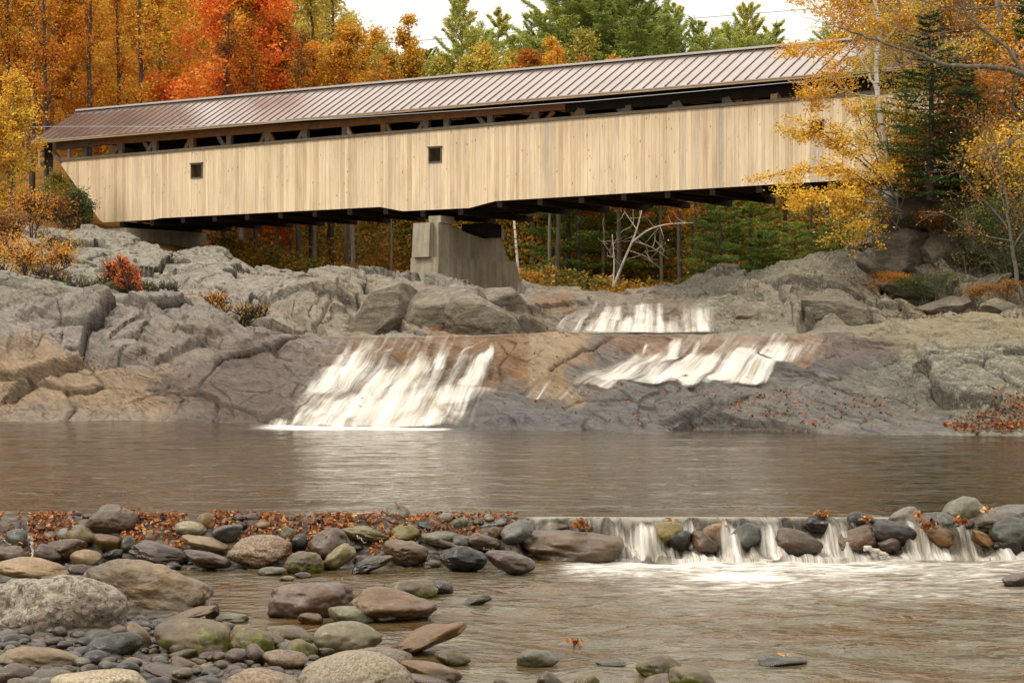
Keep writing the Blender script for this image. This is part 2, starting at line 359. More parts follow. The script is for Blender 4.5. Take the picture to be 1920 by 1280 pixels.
def m_water(name, base, rough, s1, b1, foam=False, spec=0.29, stretch=1.0, brown=(0.09, 0.06, 0.03)):
    t = NT(name)
    p = t.pos(scale=(1, stretch, 1))
    n1 = t.noise(p, s1, 4, 0.55, 0.6); n2 = t.noise(p, s1 * 3.1, 3, 0.5, 0.4)
    h = t.math('ADD', n1, t.math('MULTIPLY', n2, 0.34))
    nm = t.bump(h, 1.0, b1)
    lo = t.noise(t.pos(scale=(0.8, 1.2, 1), rot=(0, 0, 0.15)), 0.9, 5, 0.62, 1.2)
    c = t.ramp(lo, [(0.32, sc(brown, 0.35)), (0.45, brown), (0.55, base), (0.68, sc(base, 1.6))])
    sh = t.pbr(c, rough, nm, spec=spec, IOR=1.333)
    if foam:
        f = t.attr('foam')
        st = t.noise(t.pos(scale=(1.0, 2.6, 1), rot=(0, 0, 0.12)), 2.3, 7, 0.68, 1.4)
        st2 = t.noise(t.pos(scale=(1.0, 3.5, 1), rot=(0, 0, -0.1)), 7.0, 4, 0.6, 0.8)
        fa = t.math('ADD', f, t.math('MULTIPLY', t.math('SUBTRACT', t.math('ADD', st, t.math('MULTIPLY', st2, 0.35)), 0.67), 1.7))
        fa = t.math('MULTIPLY', t.ramp(fa, [(0.2, 0.0), (0.9, 1.0)]), t.math('MULTIPLY', f, 1.8, True))
        wh = t.pbr(t.mix(fa, (0.17, 0.145, 0.10), (0.78, 0.75, 0.68)), 0.55, nm)
        ms = t.n('ShaderNodeMixShader'); t.set(ms.inputs[0], fa); t.l(sh, ms.inputs[1]); t.l(wh, ms.inputs[2]); sh = ms.outputs[0]
    return t.done(sh)
M_POOL = m_water('pool_water', (0.022, 0.016, 0.008), 0.04, 1.4, 0.036, foam=True, stretch=1.5, brown=(0.045, 0.028, 0.012))
M_STREAM = m_water('stream_water', (0.085, 0.07, 0.042), 0.10, 2.4, 0.055, foam=True, spec=0.24, stretch=1.3, brown=(0.10, 0.06, 0.022))

def m_falls(name='white_water', fx=1.0, film=False):
    t = NT(name); uv = t.n('ShaderNodeUVMap').outputs[0]
    mp = t.n('ShaderNodeMapping'); t.l(uv, mp.inputs[0]); mp.inputs['Scale'].default_value = (4.5 * fx, 0.45, 1)
    mp2 = t.n('ShaderNodeMapping'); t.l(uv, mp2.inputs[0]); mp2.inputs['Scale'].default_value = (15 * fx, 0.7, 1)
    n1 = t.noise(mp.outputs[0], 1.0, 4, 0.55, 0.25); n2 = t.noise(mp2.outputs[0], 1.0, 3, 0.55, 0.15)
    d = t.attr('den')
    mp3 = t.n('ShaderNodeMapping'); t.l(uv, mp3.inputs[0]); mp3.inputs['Scale'].default_value = (1.5 * fx, 1.1, 1); n3 = t.noise(mp3.outputs[0], 1.0, 4, 0.6, 0.5)
    d = t.math('ADD', d, t.math('MULTIPLY', t.math('MULTIPLY', t.math('SUBTRACT', n3, 0.5), 1.5), t.math('MULTIPLY', d, 1.0, True)))
    s = t.math('SUBTRACT', t.math('ADD', t.math('MULTIPLY', n1, 1.0), t.math('MULTIPLY', n2, 0.28)), 0.64)
    a = t.ramp(t.math('ADD', d, t.math('MULTIPLY', s, 1.15)), [(0.12, 0.0), (1.05, 1.0)], 'EASE')
    a = t.math('MULTIPLY', a, t.math('MULTIPLY', d, 4.0, True))
    a = t.math('MULTIPLY', a, 0.96)
    c = t.ramp(t.math('ADD', t.math('MULTIPLY', n1, 0.6), t.math('MULTIPLY', n2, 0.4)), [(0.35, (0.46, 0.41, 0.34)), (0.50, (0.72, 0.68, 0.61)), (0.62, (0.86, 0.84, 0.79))])
    c = t.mix(1.0, c, t.ramp(n3, [(0.35, (0.74, 0.71, 0.66)), (0.58, (1.03, 1.03, 1.03))]), 'MULTIPLY')
    df = t.n('ShaderNodeBsdfDiffuse'); t.l(c, df.inputs[0]); t.l(t.bump(t.math('ADD', n1, t.math('MULTIPLY', n2, 0.4)), 0.9, 0.12), df.inputs['Normal'])
    tl = t.n('ShaderNodeBsdfTranslucent'); t.l(c, tl.inputs[0])
    m1 = t.n('ShaderNodeMixShader'); m1.inputs[0].default_value = 0.25; t.l(df.outputs[0], m1.inputs[1]); t.l(tl.outputs[0], m1.inputs[2])
    tr = t.n('ShaderNodeBsdfTransparent')
    if film:
        fl = t.pbr((0.20, 0.175, 0.13), 0.22, t.bump(n1, 0.6, 0.03), IOR=1.333); mf = t.n('ShaderNodeMixShader'); fo = t.attr('film')
        t.l(fo, mf.inputs[0]); t.l(tr.outputs[0], mf.inputs[1]); t.l(fl, mf.inputs[2]); tr = mf
    m2 = t.n('ShaderNodeMixShader'); t.l(a, m2.inputs[0]); t.l(tr.outputs[0], m2.inputs[1]); t.l(m1.outputs[0], m2.inputs[2])
    return t.done(m2.outputs[0])
M_FALLS = m_falls()
M_FALLS2 = m_falls('dam_white_water', 2.0, film=True)

def m_leafy(name, stops, trans=0.35, rough=0.6, scale_n=0.8, hue=0.0):
    t = NT(name); r = t.attr('rnd'); oi = t.n('ShaderNodeObjectInfo').outputs['Random']
    n = t.noise(t.pos(), scale_n, 3, 0.5)
    f = t.math('ADD', t.math('MULTIPLY', r, 0.62), t.math('ADD', t.math('MULTIPLY', t.math('SUBTRACT', n, 0.5), 1.1), t.math('MULTIPLY', t.math('SUBTRACT', oi, 0.5), 0.6)))
    f = t.math('ADD', f, 0.19)
    c = t.ramp(f, stops)
    df = t.pbr(c, rough, spec=0.25)
    tl = t.n('ShaderNodeBsdfTranslucent'); t.l(c, tl.inputs[0])
    m = t.n('ShaderNodeMixShader'); m.inputs[0].default_value = trans; t.l(df, m.inputs[1]); t.l(tl.outputs[0], m.inputs[2])
    return t.done(m.outputs[0])
LF = {
 'gold':   m_leafy('leaves_gold', [(0.0, (0.34, 0.15, 0.015)), (0.3, (0.56, 0.28, 0.025)), (0.6, (0.72, 0.42, 0.04)), (0.85, (0.80, 0.54, 0.075)), (1.0, (0.42, 0.40, 0.08))]),
 'orange': m_leafy('leaves_orange', [(0.0, (0.26, 0.10, 0.015)), (0.3, (0.54, 0.19, 0.018)), (0.6, (0.70, 0.30, 0.026)), (0.85, (0.78, 0.42, 0.05)), (1.0, (0.34, 0.30, 0.05))]),
 'scarlet':m_leafy('leaves_scarlet', [(0.0, (0.40, 0.045, 0.015)), (0.3, (0.66, 0.12, 0.02)), (0.6, (0.78, 0.19, 0.03)), (0.85, (0.80, 0.28, 0.04)), (1.0, (0.70, 0.33, 0.05))]),
 'yelgrn': m_leafy('leaves_yellow_green', [(0.0, (0.20, 0.18, 0.035)), (0.3, (0.40, 0.34, 0.06)), (0.6, (0.58, 0.48, 0.09)), (0.85, (0.68, 0.52, 0.09)), (1.0, (0.62, 0.36, 0.05))]),
 'pine':   m_leafy('needles_pine', [(0.0, (0.14, 0.18, 0.04)), (0.3, (0.29, 0.35, 0.08)), (0.6, (0.46, 0.50, 0.12)), (0.85, (0.60, 0.56, 0.13)), (1.0, (0.62, 0.46, 0.10))], trans=0.5),
 'spruce': m_leafy('needles_spruce', [(0.0, (0.010, 0.032, 0.008)), (0.4, (0.028, 0.08, 0.018)), (0.75, (0.055, 0.13, 0.028)), (1.0, (0.10, 0.17, 0.035))], trans=0.15),
 'hem':    m_leafy('needles_hemlock', [(0.0, (0.04, 0.07, 0.015)), (0.35, (0.11, 0.17, 0.03)), (0.7, (0.24, 0.32, 0.05)), (1.0, (0.36, 0.38, 0.07))], trans=0.35),
 'rusty':  m_leafy('leaves_rusty', [(0.0, (0.12, 0.05, 0.012)), (0.35, (0.30, 0.12, 0.02)), (0.65, (0.45, 0.20, 0.03)), (0.9, (0.50, 0.28, 0.05)), (1.0, (0.20, 0.20, 0.04))]),
 'under':  m_leafy('leaves_undergrowth', [(0.0, (0.02, 0.03, 0.008)), (0.28, (0.07, 0.09, 0.015)), (0.45, (0.18, 0.18, 0.03)), (0.62, (0.40, 0.21, 0.03)), (0.8, (0.55, 0.33, 0.045)), (1.0, (0.5, 0.14, 0.02))], scale_n=0.35),
 'litter': m_leafy('leaves_fallen', [(0.0, (0.07, 0.025, 0.012)), (0.3, (0.20, 0.065, 0.02)), (0.55, (0.36, 0.13, 0.035)), (0.78, (0.46, 0.23, 0.08)), (1.0, (0.60, 0.42, 0.22))], trans=0.1, scale_n=9),
 'green':  m_leafy('leaves_shrub_green', [(0.0, (0.05, 0.07, 0.015)), (0.4, (0.12, 0.15, 0.03)), (0.75, (0.24, 0.24, 0.05)), (1.0, (0.4, 0.26, 0.05))]),
}
def m_bark(name, c1, c2, birch=False, s=3.0):
    t = NT(name); p = t.pos(scale=(1, 1, 0.25)); n = t.noise(p, s * 3, 5, 0.7)
    c = t.ramp(n, [(0.3, c1), (0.7, c2)])
    if birch:
        m = t.ramp(t.noise(t.pos(scale=(1, 1, 7)), 1.4, 4, 0.7), [(0.56, 0.0), (0.62, 1.0)])
        c = t.mix(m, c, (0.06, 0.05, 0.04))
    return t.done(t.pbr(c, 0.85, t.bump(n, 0.6, 0.03), spec=0.3))
BK = {'grey': m_bark('bark_grey', (0.09, 0.075, 0.06), (0.24, 0.21, 0.17)),
      'dark': m_bark('bark_dark', (0.035, 0.028, 0.02), (0.10, 0.08, 0.06)),
      'pine': m_bark('bark_pine', (0.06, 0.045, 0.03), (0.16, 0.12, 0.085)),
      'birch': m_bark('bark_birch', (0.52, 0.48, 0.42), (0.78, 0.74, 0.67), True),
      'dead': m_bark('bark_bleached', (0.30, 0.26, 0.21), (0.55, 0.50, 0.43)),
      'lich': m_bark('bark_lichened', (0.05, 0.045, 0.032), (0.21, 0.20, 0.15))}

def m_litter_ground():
    t = NT('forest_floor'); p = t.pos(); n = t.noise(p, 0.5, 6, 0.7); n2 = t.noise(p, 7, 5, 0.7)
    c = t.ramp(n, [(0.3, (0.10, 0.07, 0.02)), (0.5, (0.22, 0.11, 0.025)), (0.7, (0.32, 0.15, 0.03))])
    c = t.mix(0.8, c, t.ramp(n2, [(0.3, (0.4, 0.4, 0.4)), (0.7, (1.4, 1.3, 1.2))]), 'MULTIPLY')
    return t.done(t.pbr(c, 0.95, t.bump(n2, 0.8, 0.1), spec=0.1))
M_FLOOR = m_litter_ground()
def m_bed():
    t = NT('river_gravel'); p = t.pos(); v = t.voro(p, 11, 'Color'); n2 = t.noise(p, 30, 5, 0.7)
    g = t.n('ShaderNodeRGBToBW'); t.l(v, g.inputs[0])
    c = t.ramp(g.outputs[0], [(0.2, (0.015, 0.011, 0.007)), (0.5, (0.05, 0.036, 0.022)), (0.8, (0.11, 0.085, 0.055))])
    d = t.voro(p, 11, 'Distance')
    return t.done(t.pbr(c, 0.6, t.bump(t.math('SUBTRACT', t.math('MULTIPLY', n2, 0.2), d), 0.9, 0.05)))
M_BED = m_bed()

def m_boards():
    t = NT('pine_boards')
    u = t.n('ShaderNodeUVMap').outputs[0]; sp = t.n('ShaderNodeSeparateXYZ'); t.l(u, sp.inputs[0])
    bid = t.attr('rnd'); grey = t.attr('grey')
    cb = t.n('ShaderNodeCombineXYZ'); t.l(sp.outputs[0], cb.inputs[0]); t.l(sp.outputs[1], cb.inputs[1]); t.l(t.math('MULTIPLY', bid, 53.0), cb.inputs[2])
    mp = t.n('ShaderNodeMapping'); t.l(cb.outputs[0], mp.inputs[0]); mp.inputs['Scale'].default_value = (16, 0.9, 1)
    n = t.noise(mp.outputs[0], 1.0, 5, 0.6, 0.6)
    c = t.ramp(n, [(0.3, (0.57, 0.44, 0.285)), (0.5, (0.67, 0.535, 0.365)), (0.7, (0.72, 0.59, 0.42))])
    c = t.mix(1.0, c, t.ramp(bid, [(0.0, (0.80, 0.76, 0.70)), (0.3, (0.98, 0.97, 0.95)), (0.7, (1.0, 1.0, 1.0)), (1.0, (1.12, 1.12, 1.10))]), 'MULTIPLY')
    mk = t.n('ShaderNodeMapping'); t.l(cb.outputs[0], mk.inputs[0]); mk.inputs['Scale'].default_value = (4.6, 2.0, 1)
    kv = t.voro(mk.outputs[0], 1.0); kc = t.voro(mk.outputs[0], 1.0, 'Color'); kb = t.n('ShaderNodeRGBToBW'); t.l(kc, kb.inputs[0])
    kn = t.math('MULTIPLY', t.ramp(kv, [(0.07, 1.0), (0.15, 0.0)]), t.ramp(kb.outputs[0], [(0.4, 0.0), (0.5, 1.0)]))
    c = t.mix(t.math('MULTIPLY', kn, 0.85), c, (0.24, 0.11, 0.04))
    # broad stains
    g = t.noise(t.pos(scale=(1, 1, 0.16)), 1.6, 5, 0.65)
    c = t.mix(0.8, c, t.ramp(g, [(0.3, (0.76, 0.73, 0.69)), (0.55, (1.03, 1.03, 1.03))]), 'MULTIPLY')
    gr = t.ramp(t.noise(t.pos(scale=(1, 1, 0.10)), 2.2, 4, 0.6), [(0.60, 0.0), (0.70, 0.55)]); c = t.mix(gr, c, (0.40, 0.36, 0.30))
    gn = t.math('MULTIPLY', grey, t.ramp(n, [(0.3, 0.55), (0.7, 1.0)]))
    c = t.mix(gn, c, t.ramp(n, [(0.3, (0.26, 0.24, 0.22)), (0.7, (0.50, 0.46, 0.41))]))
    return t.done(t.pbr(c, 0.75, t.bump(n, 0.3, 0.01), spec=0.25))
M_BOARD = m_boards()
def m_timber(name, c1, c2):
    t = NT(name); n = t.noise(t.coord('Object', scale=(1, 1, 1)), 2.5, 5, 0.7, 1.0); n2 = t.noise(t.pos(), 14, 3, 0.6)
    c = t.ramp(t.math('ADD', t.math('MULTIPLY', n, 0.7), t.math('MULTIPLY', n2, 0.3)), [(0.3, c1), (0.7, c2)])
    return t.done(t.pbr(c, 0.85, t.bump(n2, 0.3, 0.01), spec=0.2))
M_TB = m_timber('timber_brown', (0.12, 0.055, 0.022), (0.26, 0.13, 0.055))
M_TG = m_timber('timber_weathered', (0.07, 0.055, 0.04), (0.19, 0.155, 0.115))
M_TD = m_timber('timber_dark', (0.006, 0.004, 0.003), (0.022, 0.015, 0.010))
M_TL = m_timber('timber_light', (0.26, 0.18, 0.10), (0.42, 0.30, 0.18))
def m_roof():
    t = NT('brown_metal_roof'); n = t.noise(t.pos(), 0.8, 3, 0.5); n2 = t.noise(t.pos(), 0.33, 3, 0.5)
    c = t.ramp(n, [(0.3, (0.36, 0.30, 0.275)), (0.7, (0.43, 0.365, 0.335))])
    r = t.ramp(n2, [(0.3, 0.16), (0.7, 0.26)])
    return t.done(t.pbr(c, r, t.bump(n, 0.12, 0.03), metal=0.8, spec=0.5))
M_ROOF = m_roof()
t_ = NT('roof_seam_brown'); M_SEAM = t_.done(t_.pbr((0.13, 0.07, 0.045), 0.5))
t_ = NT('ridge_grey'); M_RIDGE = t_.done(t_.pbr((0.42, 0.41, 0.39), 0.4, metal=0.3))
t_ = NT('cable_black'); M_CABLE = t_.done(t_.pbr((0.03, 0.03, 0.03), 0.6))
t_ = NT('cable_grey'); M_CABLE2 = t_.done(t_.pbr((0.38, 0.39, 0.42), 0.5))
def m_conc():
    t = NT('concrete'); n = t.noise(t.pos(), 0.9, 6, 0.65); st = t.noise(t.pos(scale=(3, 3, 0.25)), 1.2, 5, 0.65); n3 = t.noise(t.pos(), 20, 4, 0.7)
    c = t.ramp(n, [(0.3, (0.24, 0.20, 0.14)), (0.7, (0.40, 0.36, 0.28))])
    c = t.mix(0.55, c, t.ramp(st, [(0.35, (0.52, 0.50, 0.45)), (0.6, (1.08, 1.08, 1.06))]), 'MULTIPLY')
    c = t.mix(0.4, c, t.ramp(n3, [(0.3, (0.7, 0.7, 0.7)), (0.7, (1.2, 1.2, 1.2))]), 'MULTIPLY')
    return t.done(t.pbr(c, 0.85, t.bump(n3, 0.3, 0.02), spec=0.3))
M_CONC = m_conc()
# ------------------------------------------------------------------ bedrock: one parametric sheet through real depths
def yw(y): return CAMZ * F / (y - HOR)          # distance at which the pool surface (z=0) shows at photo row y
CX = np.array([-500, 0, 130, 240, 330, 400, 460, 520, 600, 700, 830, 900, 960, 1050, 1120, 1200, 1350, 1420, 1500, 1600, 1660, 1720, 1800, 1920, 2500], float)
def curve(y, Y=None):
    y = np.array(y, float)
    Y = yw(y) if Y is None else np.array(Y, float) * np.ones(len(CX))
    return y, Y
wl_y = [788, 790, 790, 788, 790, 792, 793, 796, 799, 800, 801, 803, 805, 806, 807, 808, 811, 812, 812, 813, 814, 815, 816, 813, 812]
K1 = curve(wl_y)
K0 = (np.array(wl_y, float) + 46, K1[1] * 0.93)
K2 = curve([650, 665, 662, 660, 690, 712, 718, 722, 722, 720, 724, 734, 738, 738, 735, 726, 720, 716, 694, 700, 694, 688, 668, 646, 640],
           [45, 45, 45, 45, 44.5, 44, 43.5, 43, 42.6, 42.2, 41.8, 41.4, 41.2, 41.2, 41.2, 41.3, 41.3, 41.3, 41.6, 41.5, 41, 40.5, 40, 39.5, 39])
K3 = curve([520, 522, 545, 553, 563, 585, 620, 631, 632.5, 632, 631.5, 630.5, 628, 620, 628, 629, 627, 626, 625, 622, 612, 602, 597, 600, 604],
           [52, 52, 51.5, 51, 50.5, 50, 48, 46.5, 45.3, 44.6, 44.3, 44.1, 44, 43.9, 44.2, 44.5, 44.6, 44.8, 45, 46, 47, 48, 49, 49, 49])
K4 = curve([528, 530, 540, 548, 562, 588, 622, 633, 634, 634, 634, 634, 632, 630, 629, 627, 625, 620, 616, 612, 602, 597, 594, 594, 590],
           [59, 59, 59, 58, 57, 56.5, 56, 56, 56, 56, 56, 56, 56, 56, 56, 56, 56, 56, 56.5, 57, 57, 57.5, 58, 58, 58])
K5 = curve([470, 470, 500, 520, 545, 560, 585, 590, 592, 596, 600, 600, 590, 592, 580, 571, 572, 576, 572, 560, 565, 560, 560, 560, 560],
           [72, 72, 70, 69, 66, 64, 62, 62, 62, 62, 62, 61, 60, 58.5, 58, 57.8, 58, 59, 60, 60, 60, 60, 60, 60, 60])
K6 = curve([420, 425, 462, 470, 500, 505, 520, 545, 548, 540, 545, 556, 570, 566, 560, 558, 556, 545, 535, 530, 480, 455, 450, 450, 440],
           [82, 82, 82, 82, 76, 75, 75, 74, 74, 74, 72, 70, 66, 64, 64, 63, 63, 64, 65, 64, 63, 62.5, 62, 62, 62])
K7 = curve([390, 397, 426, 428, 464, 460, 478, 507, 516, 509, 513, 530, 541, 551, 554, 552, 512, 501, 492, 470, 392, 368, 358, 350, 350],
           [93, 93, 93, 92, 88, 87, 86, 85, 85, 84, 84, 84, 82, 80, 78, 78, 76, 75, 74, 69, 66, 65, 64.5, 64, 64])
K8y = K7[0] + 30; K8 = (K8y, K7[1] + 6)
KS = [K0, K1, K2, K3, K4, K5, K6, K7, K8]
ROWS = [10, 125, 120, 40, 110, 110, 110, 14]
NC = 1460
U = np.linspace(-330, 2250, NC)
def smooth1(a, n):
    for _ in range(n): a = np.concatenate([a[:1], (a[:-2] + 2 * a[1:-1] + a[2:]) / 4, a[-1:]])
    return a
ks = [(smooth1(np.interp(U, CX, k[0]), 120), smooth1(np.interp(U, CX, k[1]), 400)) for k in KS]
Vy, Yd = [], []
for i in range(len(ks) - 1):
    n = ROWS[i]; t = np.arange(n) / n
    Vy.append(ks[i][0][None] * (1 - t[:, None]) + ks[i + 1][0][None] * t[:, None])
    Yd.append(ks[i][1][None] * (1 - t[:, None]) + ks[i + 1][1][None] * t[:, None])
Vy = np.concatenate(Vy + [ks[-1][0][None]]); Yd = np.concatenate(Yd + [ks[-1][1][None]])
NR = Vy.shape[0]
def blur(a, n, axis=0):
    for _ in range(n):
        if axis == 0: a = np.concatenate([a[:1], (a[:-2] + 2 * a[1:-1] + a[2:]) / 4, a[-1:]], 0)
        else: a = np.concatenate([a[:, :1], (a[:, :-2] + 2 * a[:, 1:-1] + a[:, 2:]) / 4, a[:, -1:]], 1)
    return a
lipkeep = np.zeros(NR, bool)
Vb, Yb = blur(Vy, 40), blur(Yd, 40)
ri = np.arange(NR); r3 = sum(ROWS[:3])
wl = np.exp(-((ri - r3) / 9.0) ** 2)[:, None]
Vy = Vb * (1 - wl) + Vy * wl; Yd = Yb * (1 - wl) + Yd * wl
UU = np.broadcast_to(U[None], Vy.shape)
PX = (UU - 960) / F * Yd; PY = Yd.copy(); PZ = CAMZ + (HOR - Vy) / F * Yd
P = np.stack([PX, PY, PZ], -1)

def pmask(cx, cy, rx, ry, p=2.0):
    return np.exp(-(np.abs((UU - cx) / rx) ** p + np.abs((Vy - cy) / ry) ** p))
front = 1 - sstep(r3 - 4, r3 + 6, ri.astype(float))[:, None] * np.ones((1, NC))
# how angular / rough each zone is
rough = 0.85 * (1 - front) + 0.34 * front
rough = rough + front * 0.5 * pmask(170, 600, 330, 60, 4) + front * 0.25 * pmask(1760, 700, 160, 60, 4)
rough = np.maximum(rough, 1.5 * (1 - front) * sstep(1590, 1700, UU))
fallz = front * (pmask(760, 715, 190, 90, 6) + pmask(1330, 680, 190, 45, 6)) + (1 - front) * pmask(1200, 590, 150, 40, 6)
rough = rough * (1 - 0.75 * np.exp(-((ri[:, None] - r3 - 26) / 34.0) ** 2) * (ri[:, None] >= r3 - 2))
rough = rough * (1 - 0.75 * np.clip(fallz, 0, 1)) * (1 - 0.6 * front * pmask(1050, 680, 75, 60, 4))
# joints run down to the right; a second set crosses them
a1, a2 = math.radians(-32), math.radians(60)
qx = PX + 0.35 * fbm(P * 0.6, 2, 3); qz = (PZ + (0.30 * front + 0.13 * (1 - front)) * (PY - 50)) + 0.35 * fbm(P * 0.6 + 40, 2, 5)
s1 = qx * math.cos(a1) + qz * math.sin(a1); s2 = -qx * math.sin(a1) + qz * math.cos(a1)
disp = np.zeros_like(PX)
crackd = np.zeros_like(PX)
# parallel beds: saw-tooth ledges dipping to the right, offset at each cross joint
for (f1_, g_, amp, seed) in ((0.42, 0.20, 0.34, 11), (1.15, 0.45, 0.13, 12), (3.4, 1.1, 0.055, 13), (9.0, 2.6, 0.020, 14)):
    c1, c2, jid, ox, oy = worley2(s1 * g_ * 1.3 + 0.3 * s2 * g_, s2 * g_ * 1.1 + 3, seed)
    ph = s2 * f1_ + jid * 7.3 + 0.10 * s1 * f1_ * np.sin(jid * 40) + 0.10 * fbm(P * (f1_ * 1.3), 2, seed + 50)
    fr = ph - np.floor(ph); lv = _h(np.floor(ph).astype(np.int64), (jid * 1000).astype(np.int64), np.zeros(ph.shape, np.int64), seed)
    saw = np.where(fr < 0.9, fr / 0.9, (1 - fr) / 0.1)
    disp += amp * (0.35 + 0.9 * lv) * (saw - 0.5) * np.clip(rough, 0.12, 1.4)
for (sx, sy, amp, seed) in ((0.26, 0.55, 0.55, 1), (0.75, 1.5, 0.15, 2), (2.2, 4.2, 0.035, 3)):
    f1, f2, cid, ox, oy = worley2(s1 * sx, s2 * sy, seed)
    tl = (ox * (np.sin(cid * 91.7) * 0.9) + oy * (np.cos(cid * 57.3) * 0.9))
    e = sstep(0.0, 0.05, f2 - f1)
    disp += amp * (tl + (cid - 0.5) * 0.8) * rough
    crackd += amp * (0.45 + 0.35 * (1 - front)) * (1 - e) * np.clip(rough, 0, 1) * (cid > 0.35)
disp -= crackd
disp += 0.20 * fbm(P * 0.35, 2, 21) * (0.6 + 0.4 * rough) + 0.03 * fbm(np.stack([s1 * 1.0, s2 * 5.0, PY * 1.2], -1), 3, 31) * (0.6 + 0.4 * rough)
disp += 0.007 * fbm(P * 9.0, 3, 41) * (0.5 + rough)
# terraces inside the falls
zt = PZ * 2.6 + 0.8 * fbm(P * np.array([0.7, 0.5, 0.5]), 3, 51)
disp += np.clip(fallz, 0, 1) * 0.14 * (np.abs((zt % 1.0) - 0.5) * -2 + 0.6)
# cracks and ledges traced where the photograph shows them
def poly_dist(pts):
    best = np.full(UU.shape, 1e9); sg = np.zeros(UU.shape)
    for (ax, ay), (bx, by) in zip(pts[:-1], pts[1:]):
        dx, dy = bx - ax, by - ay; L = dx * dx + dy * dy
        t = np.clip(((UU - ax) * dx + (Vy - ay) * dy) / L, 0, 1)
        ex = UU - ax - t * dx; ey = Vy - ay - t * dy; d = np.hypot(ex, ey)
        s = np.sign(dx * ey - dy * ex); new = d < best
        sg = np.where(new, s, sg); best = np.where(new, d, best)
    return best, sg
jit = 5 * fbm(np.stack([UU / 18, Vy / 18, UU * 0], -1), 3, 61)
CRK = [([(1034, 719), (1075, 690), (1103, 665), (1150, 628)], 4.5, 0.22, 0.12, 1),
       ([(20, 735), (60, 712), (110, 690), (150, 672), (215, 655)], 5, 0.30, -0.22, 1),
       ([(215, 655), (272, 660), (290, 674), (335, 658), (405, 645)], 3, 0.15, -0.14, 1),
       ([(0, 600), (80, 602), (140, 600), (190, 604)], 3, 0.1, -0.1, 1),
       ([(70, 565), (100, 545)], 3, 0.1, 0.1, 1),
       ([(325, 525), (385, 552), (450, 592), (480, 600)], 5, 0.35, -0.2, 0),
       ([(500, 572), (560, 600), (600, 625)], 4, 0.3, -0.2, 0),
       ([(590, 612), (640, 562), (670, 520)], 4, 0.3, 0.2, 0),
       ([(1278, 783), (1312, 766), (1342, 758), (1384, 745)], 4, 0.14, -0.12, 1),
       ([(240, 560), (330, 562), (346, 566)], 4, 0.2, 0.1, 0),
       ([(1430, 672), (1500, 690), (1640, 692)], 4, 0.12, 0.12, 1),
       ([(1370, 545), (1440, 570), (1470, 600)], 6, 0.5, 0.25, 0),
       ([(1500, 620), (1560, 590), (1640, 600)], 5, 0.4, -0.2, 0),
       ([(1690, 612), (1800, 600), (1920, 606)], 5, 0.3, 0.1, 0)]
for pts, w, dep, st, fr in CRK:
    d, s = poly_dist(pts); d = np.abs(d + jit * 0.5)
    m = front if fr else (1 - front)
    disp += m * (-dep * np.exp(-(d / w) ** 2) + st * s * np.exp(-d / 14.0) * (1 - np.exp(-(d / 3) ** 2)))
# hollow, buttress and outcrop shapes
disp += -0.45 * front * pmask(185, 652, 36, 14) + 0.25 * front * pmask(1050, 690, 60, 50, 4)
disp += (1 - front) * (0.2 * pmask(1420, 590, 60, 34, 4) + 0.5 * pmask(1530, 570, 80, 40, 4) + 0.6 * pmask(590, 560, 80, 40, 3))
edge = sstep(0, 8, ri.astype(float))[:, None]
# keep the water-worn lip level where the river spills over it
lipm = np.exp(-((ri[:, None] - r3) / 22.0) ** 2) * sstep(500, 620, UU) * (1 - sstep(1560, 1640, UU))
disp = disp * (1 - 0.93 * lipm) * (0.4 + 0.6 * edge)
# the shore band must not bulge into the pool
shore = np.exp(-((ri[:, None] - ROWS[0]) / 14.0) ** 2); disp *= (1 - 0.55 * shore)
dU = np.gradient(P, axis=1); dR = np.gradient(P, axis=0)
NM = np.cross(dU, dR); NM /= np.linalg.norm(NM, axis=-1, keepdims=True) + 1e-9
NM = np.where(NM[..., 2:3] < 0, -NM, NM)
NM = blur(blur(NM, 25), 25, 1); NM /= np.linalg.norm(NM, axis=-1, keepdims=True)
PB = P + NM * blur(blur(disp, 70), 70, 1)[..., None]
P = P + NM * disp[..., None]

